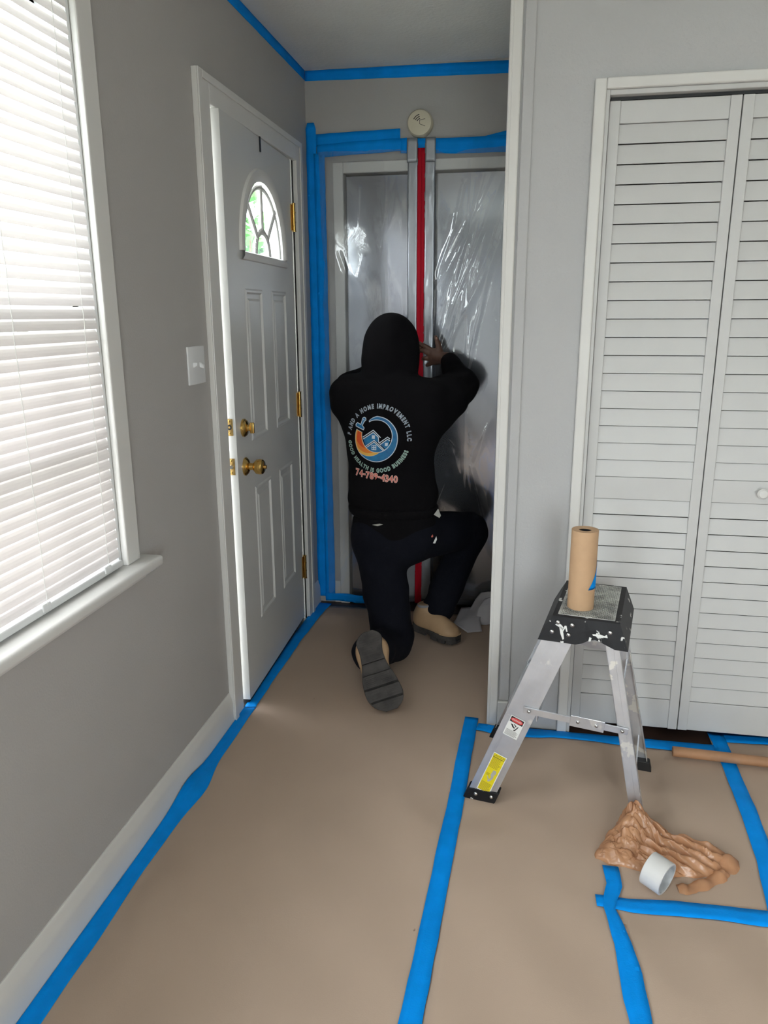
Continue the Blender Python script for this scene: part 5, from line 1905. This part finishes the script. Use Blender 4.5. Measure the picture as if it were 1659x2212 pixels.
def crescent(key, layer, t0, t1, ro_, ci, ri_, grow=0.0, taper=None, k=60):
    """band between the outer circle and an eccentric inner circle, by angle about the outer centre"""
    oc = Vector((785, 875))
    a, b = [], []
    for i in range(k + 1):
        t = math.radians(t0 + (t1 - t0) * i / k)
        d = Vector((math.cos(t), -math.sin(t)))
        e = oc - Vector(ci)
        bq = d.dot(e)
        rin = -bq + math.sqrt(max(0, bq * bq - (e.length_squared - ri_ * ri_)))
        rin = min(rin, ro_ - 4)
        rout = ro_
        if taper:
            rout = rin + (ro_ - rin) * taper(i / k)
        a.append(tuple(oc + d * (rout + grow)))
        b.append(tuple(oc + d * (rin - grow)))
    vs = a + b
    n_ = k + 1
    put(key, layer, vs, [(i, i + 1, n_ + i + 1, n_ + i) for i in range(k)])


tp_ = lambda u: min(1.0, u / 0.10 * 0.9 + 0.1)
crescent('pwhite', 1, 113, -142, 450, (805, 815), 325, 10, tp_)
crescent('pblue', 2, 112, -140, 444, (805, 815), 331, 0, tp_)
tq = lambda u: max(0.05, min(1.0, (1 - u) / 0.55))
crescent('pwhite', 3, 157, 292, 452, (805, 815), 318, 4, tq)
crescent('pyellow', 4, 158, 290, 448, (805, 815), 322, 0, tq)
crescent('porange', 5, 159, 262, 424, (805, 815), 326, 0, tq)
crescent('pred', 6, 160, 222, 410, (805, 815), 336, 0, tq)
# paint brush
poly('pwhite', 4, [(340, 600), (385, 556), (455, 590), (480, 520), (490, 470), (530, 440), (575, 460), (582, 505), (545, 540), (505, 610), (548, 660), (530, 712), (345, 645)])
poly('pblue', 5, [(360, 605), (390, 575), (468, 608), (498, 520), (505, 478), (530, 458), (560, 470), (565, 500), (530, 530), (488, 612), (530, 660), (520, 690), (362, 632)])
poly('pwhite', 6, [(515 + 12 * math.cos(a), 0) if False else (528 + 14 * math.cos(a * math.pi / 6), 498 + 14 * math.sin(a * math.pi / 6)) for a in range(12)])
# houses
poly('pblue', 2, [(522, 885), (735, 745), (842, 832), (852, 935), (765, 905), (582, 1020), (535, 935)])
poly('pblue', 2, [(600, 1045), (760, 935), (945, 1088), (880, 1125), (780, 1140), (680, 1118)])
poly('pblue', 2, [(895, 975), (1035, 875), (1082, 900), (1060, 1000), (1000, 1065), (900, 985)])
for L_ in ([(512, 848), (735, 698), (892, 835)], [(520, 885), (735, 742), (848, 832), (858, 935), (880, 950)], [(572, 1030), (760, 897), (982, 1085)], [(598, 1048), (760, 932), (955, 1095)], [(868, 945), (1035, 825), (1080, 858)], [(888, 975), (1035, 868), (1082, 895)]):
    pline('pwhite', 3, L_, 17)
poly('pwhite', 3, [(708, 798), (772, 798), (772, 866), (708, 866)])
poly('pwhite', 3, [(710, 990), (808, 990), (808, 1090), (710, 1090)])
for a in (722, 768):
    for b in (1002, 1048):
        poly('pblue', 4, [(a, b), (a + 26, b), (a + 26, b + 28), (a, b + 28)])
poly('pwhite', 3, [(985, 938), (1048, 938), (1040, 1000), (985, 1000)])
names = {'pwhite': 'white_print', 'pteal': 'teal_print', 'pmint': 'mint_print', 'pgreen': 'green_print', 'ppink': 'pink_outline_print', 'pcoral': 'coral_print', 'pblue': 'blue_print',
         'pyellow': 'yellow_print', 'porange': 'orange_print', 'pred': 'red_print'}
for k_, m_ in pr.items():
    tag(keep(obj(names[k_], m_, M[k_], fix=False), hoodie), kind='stuff')
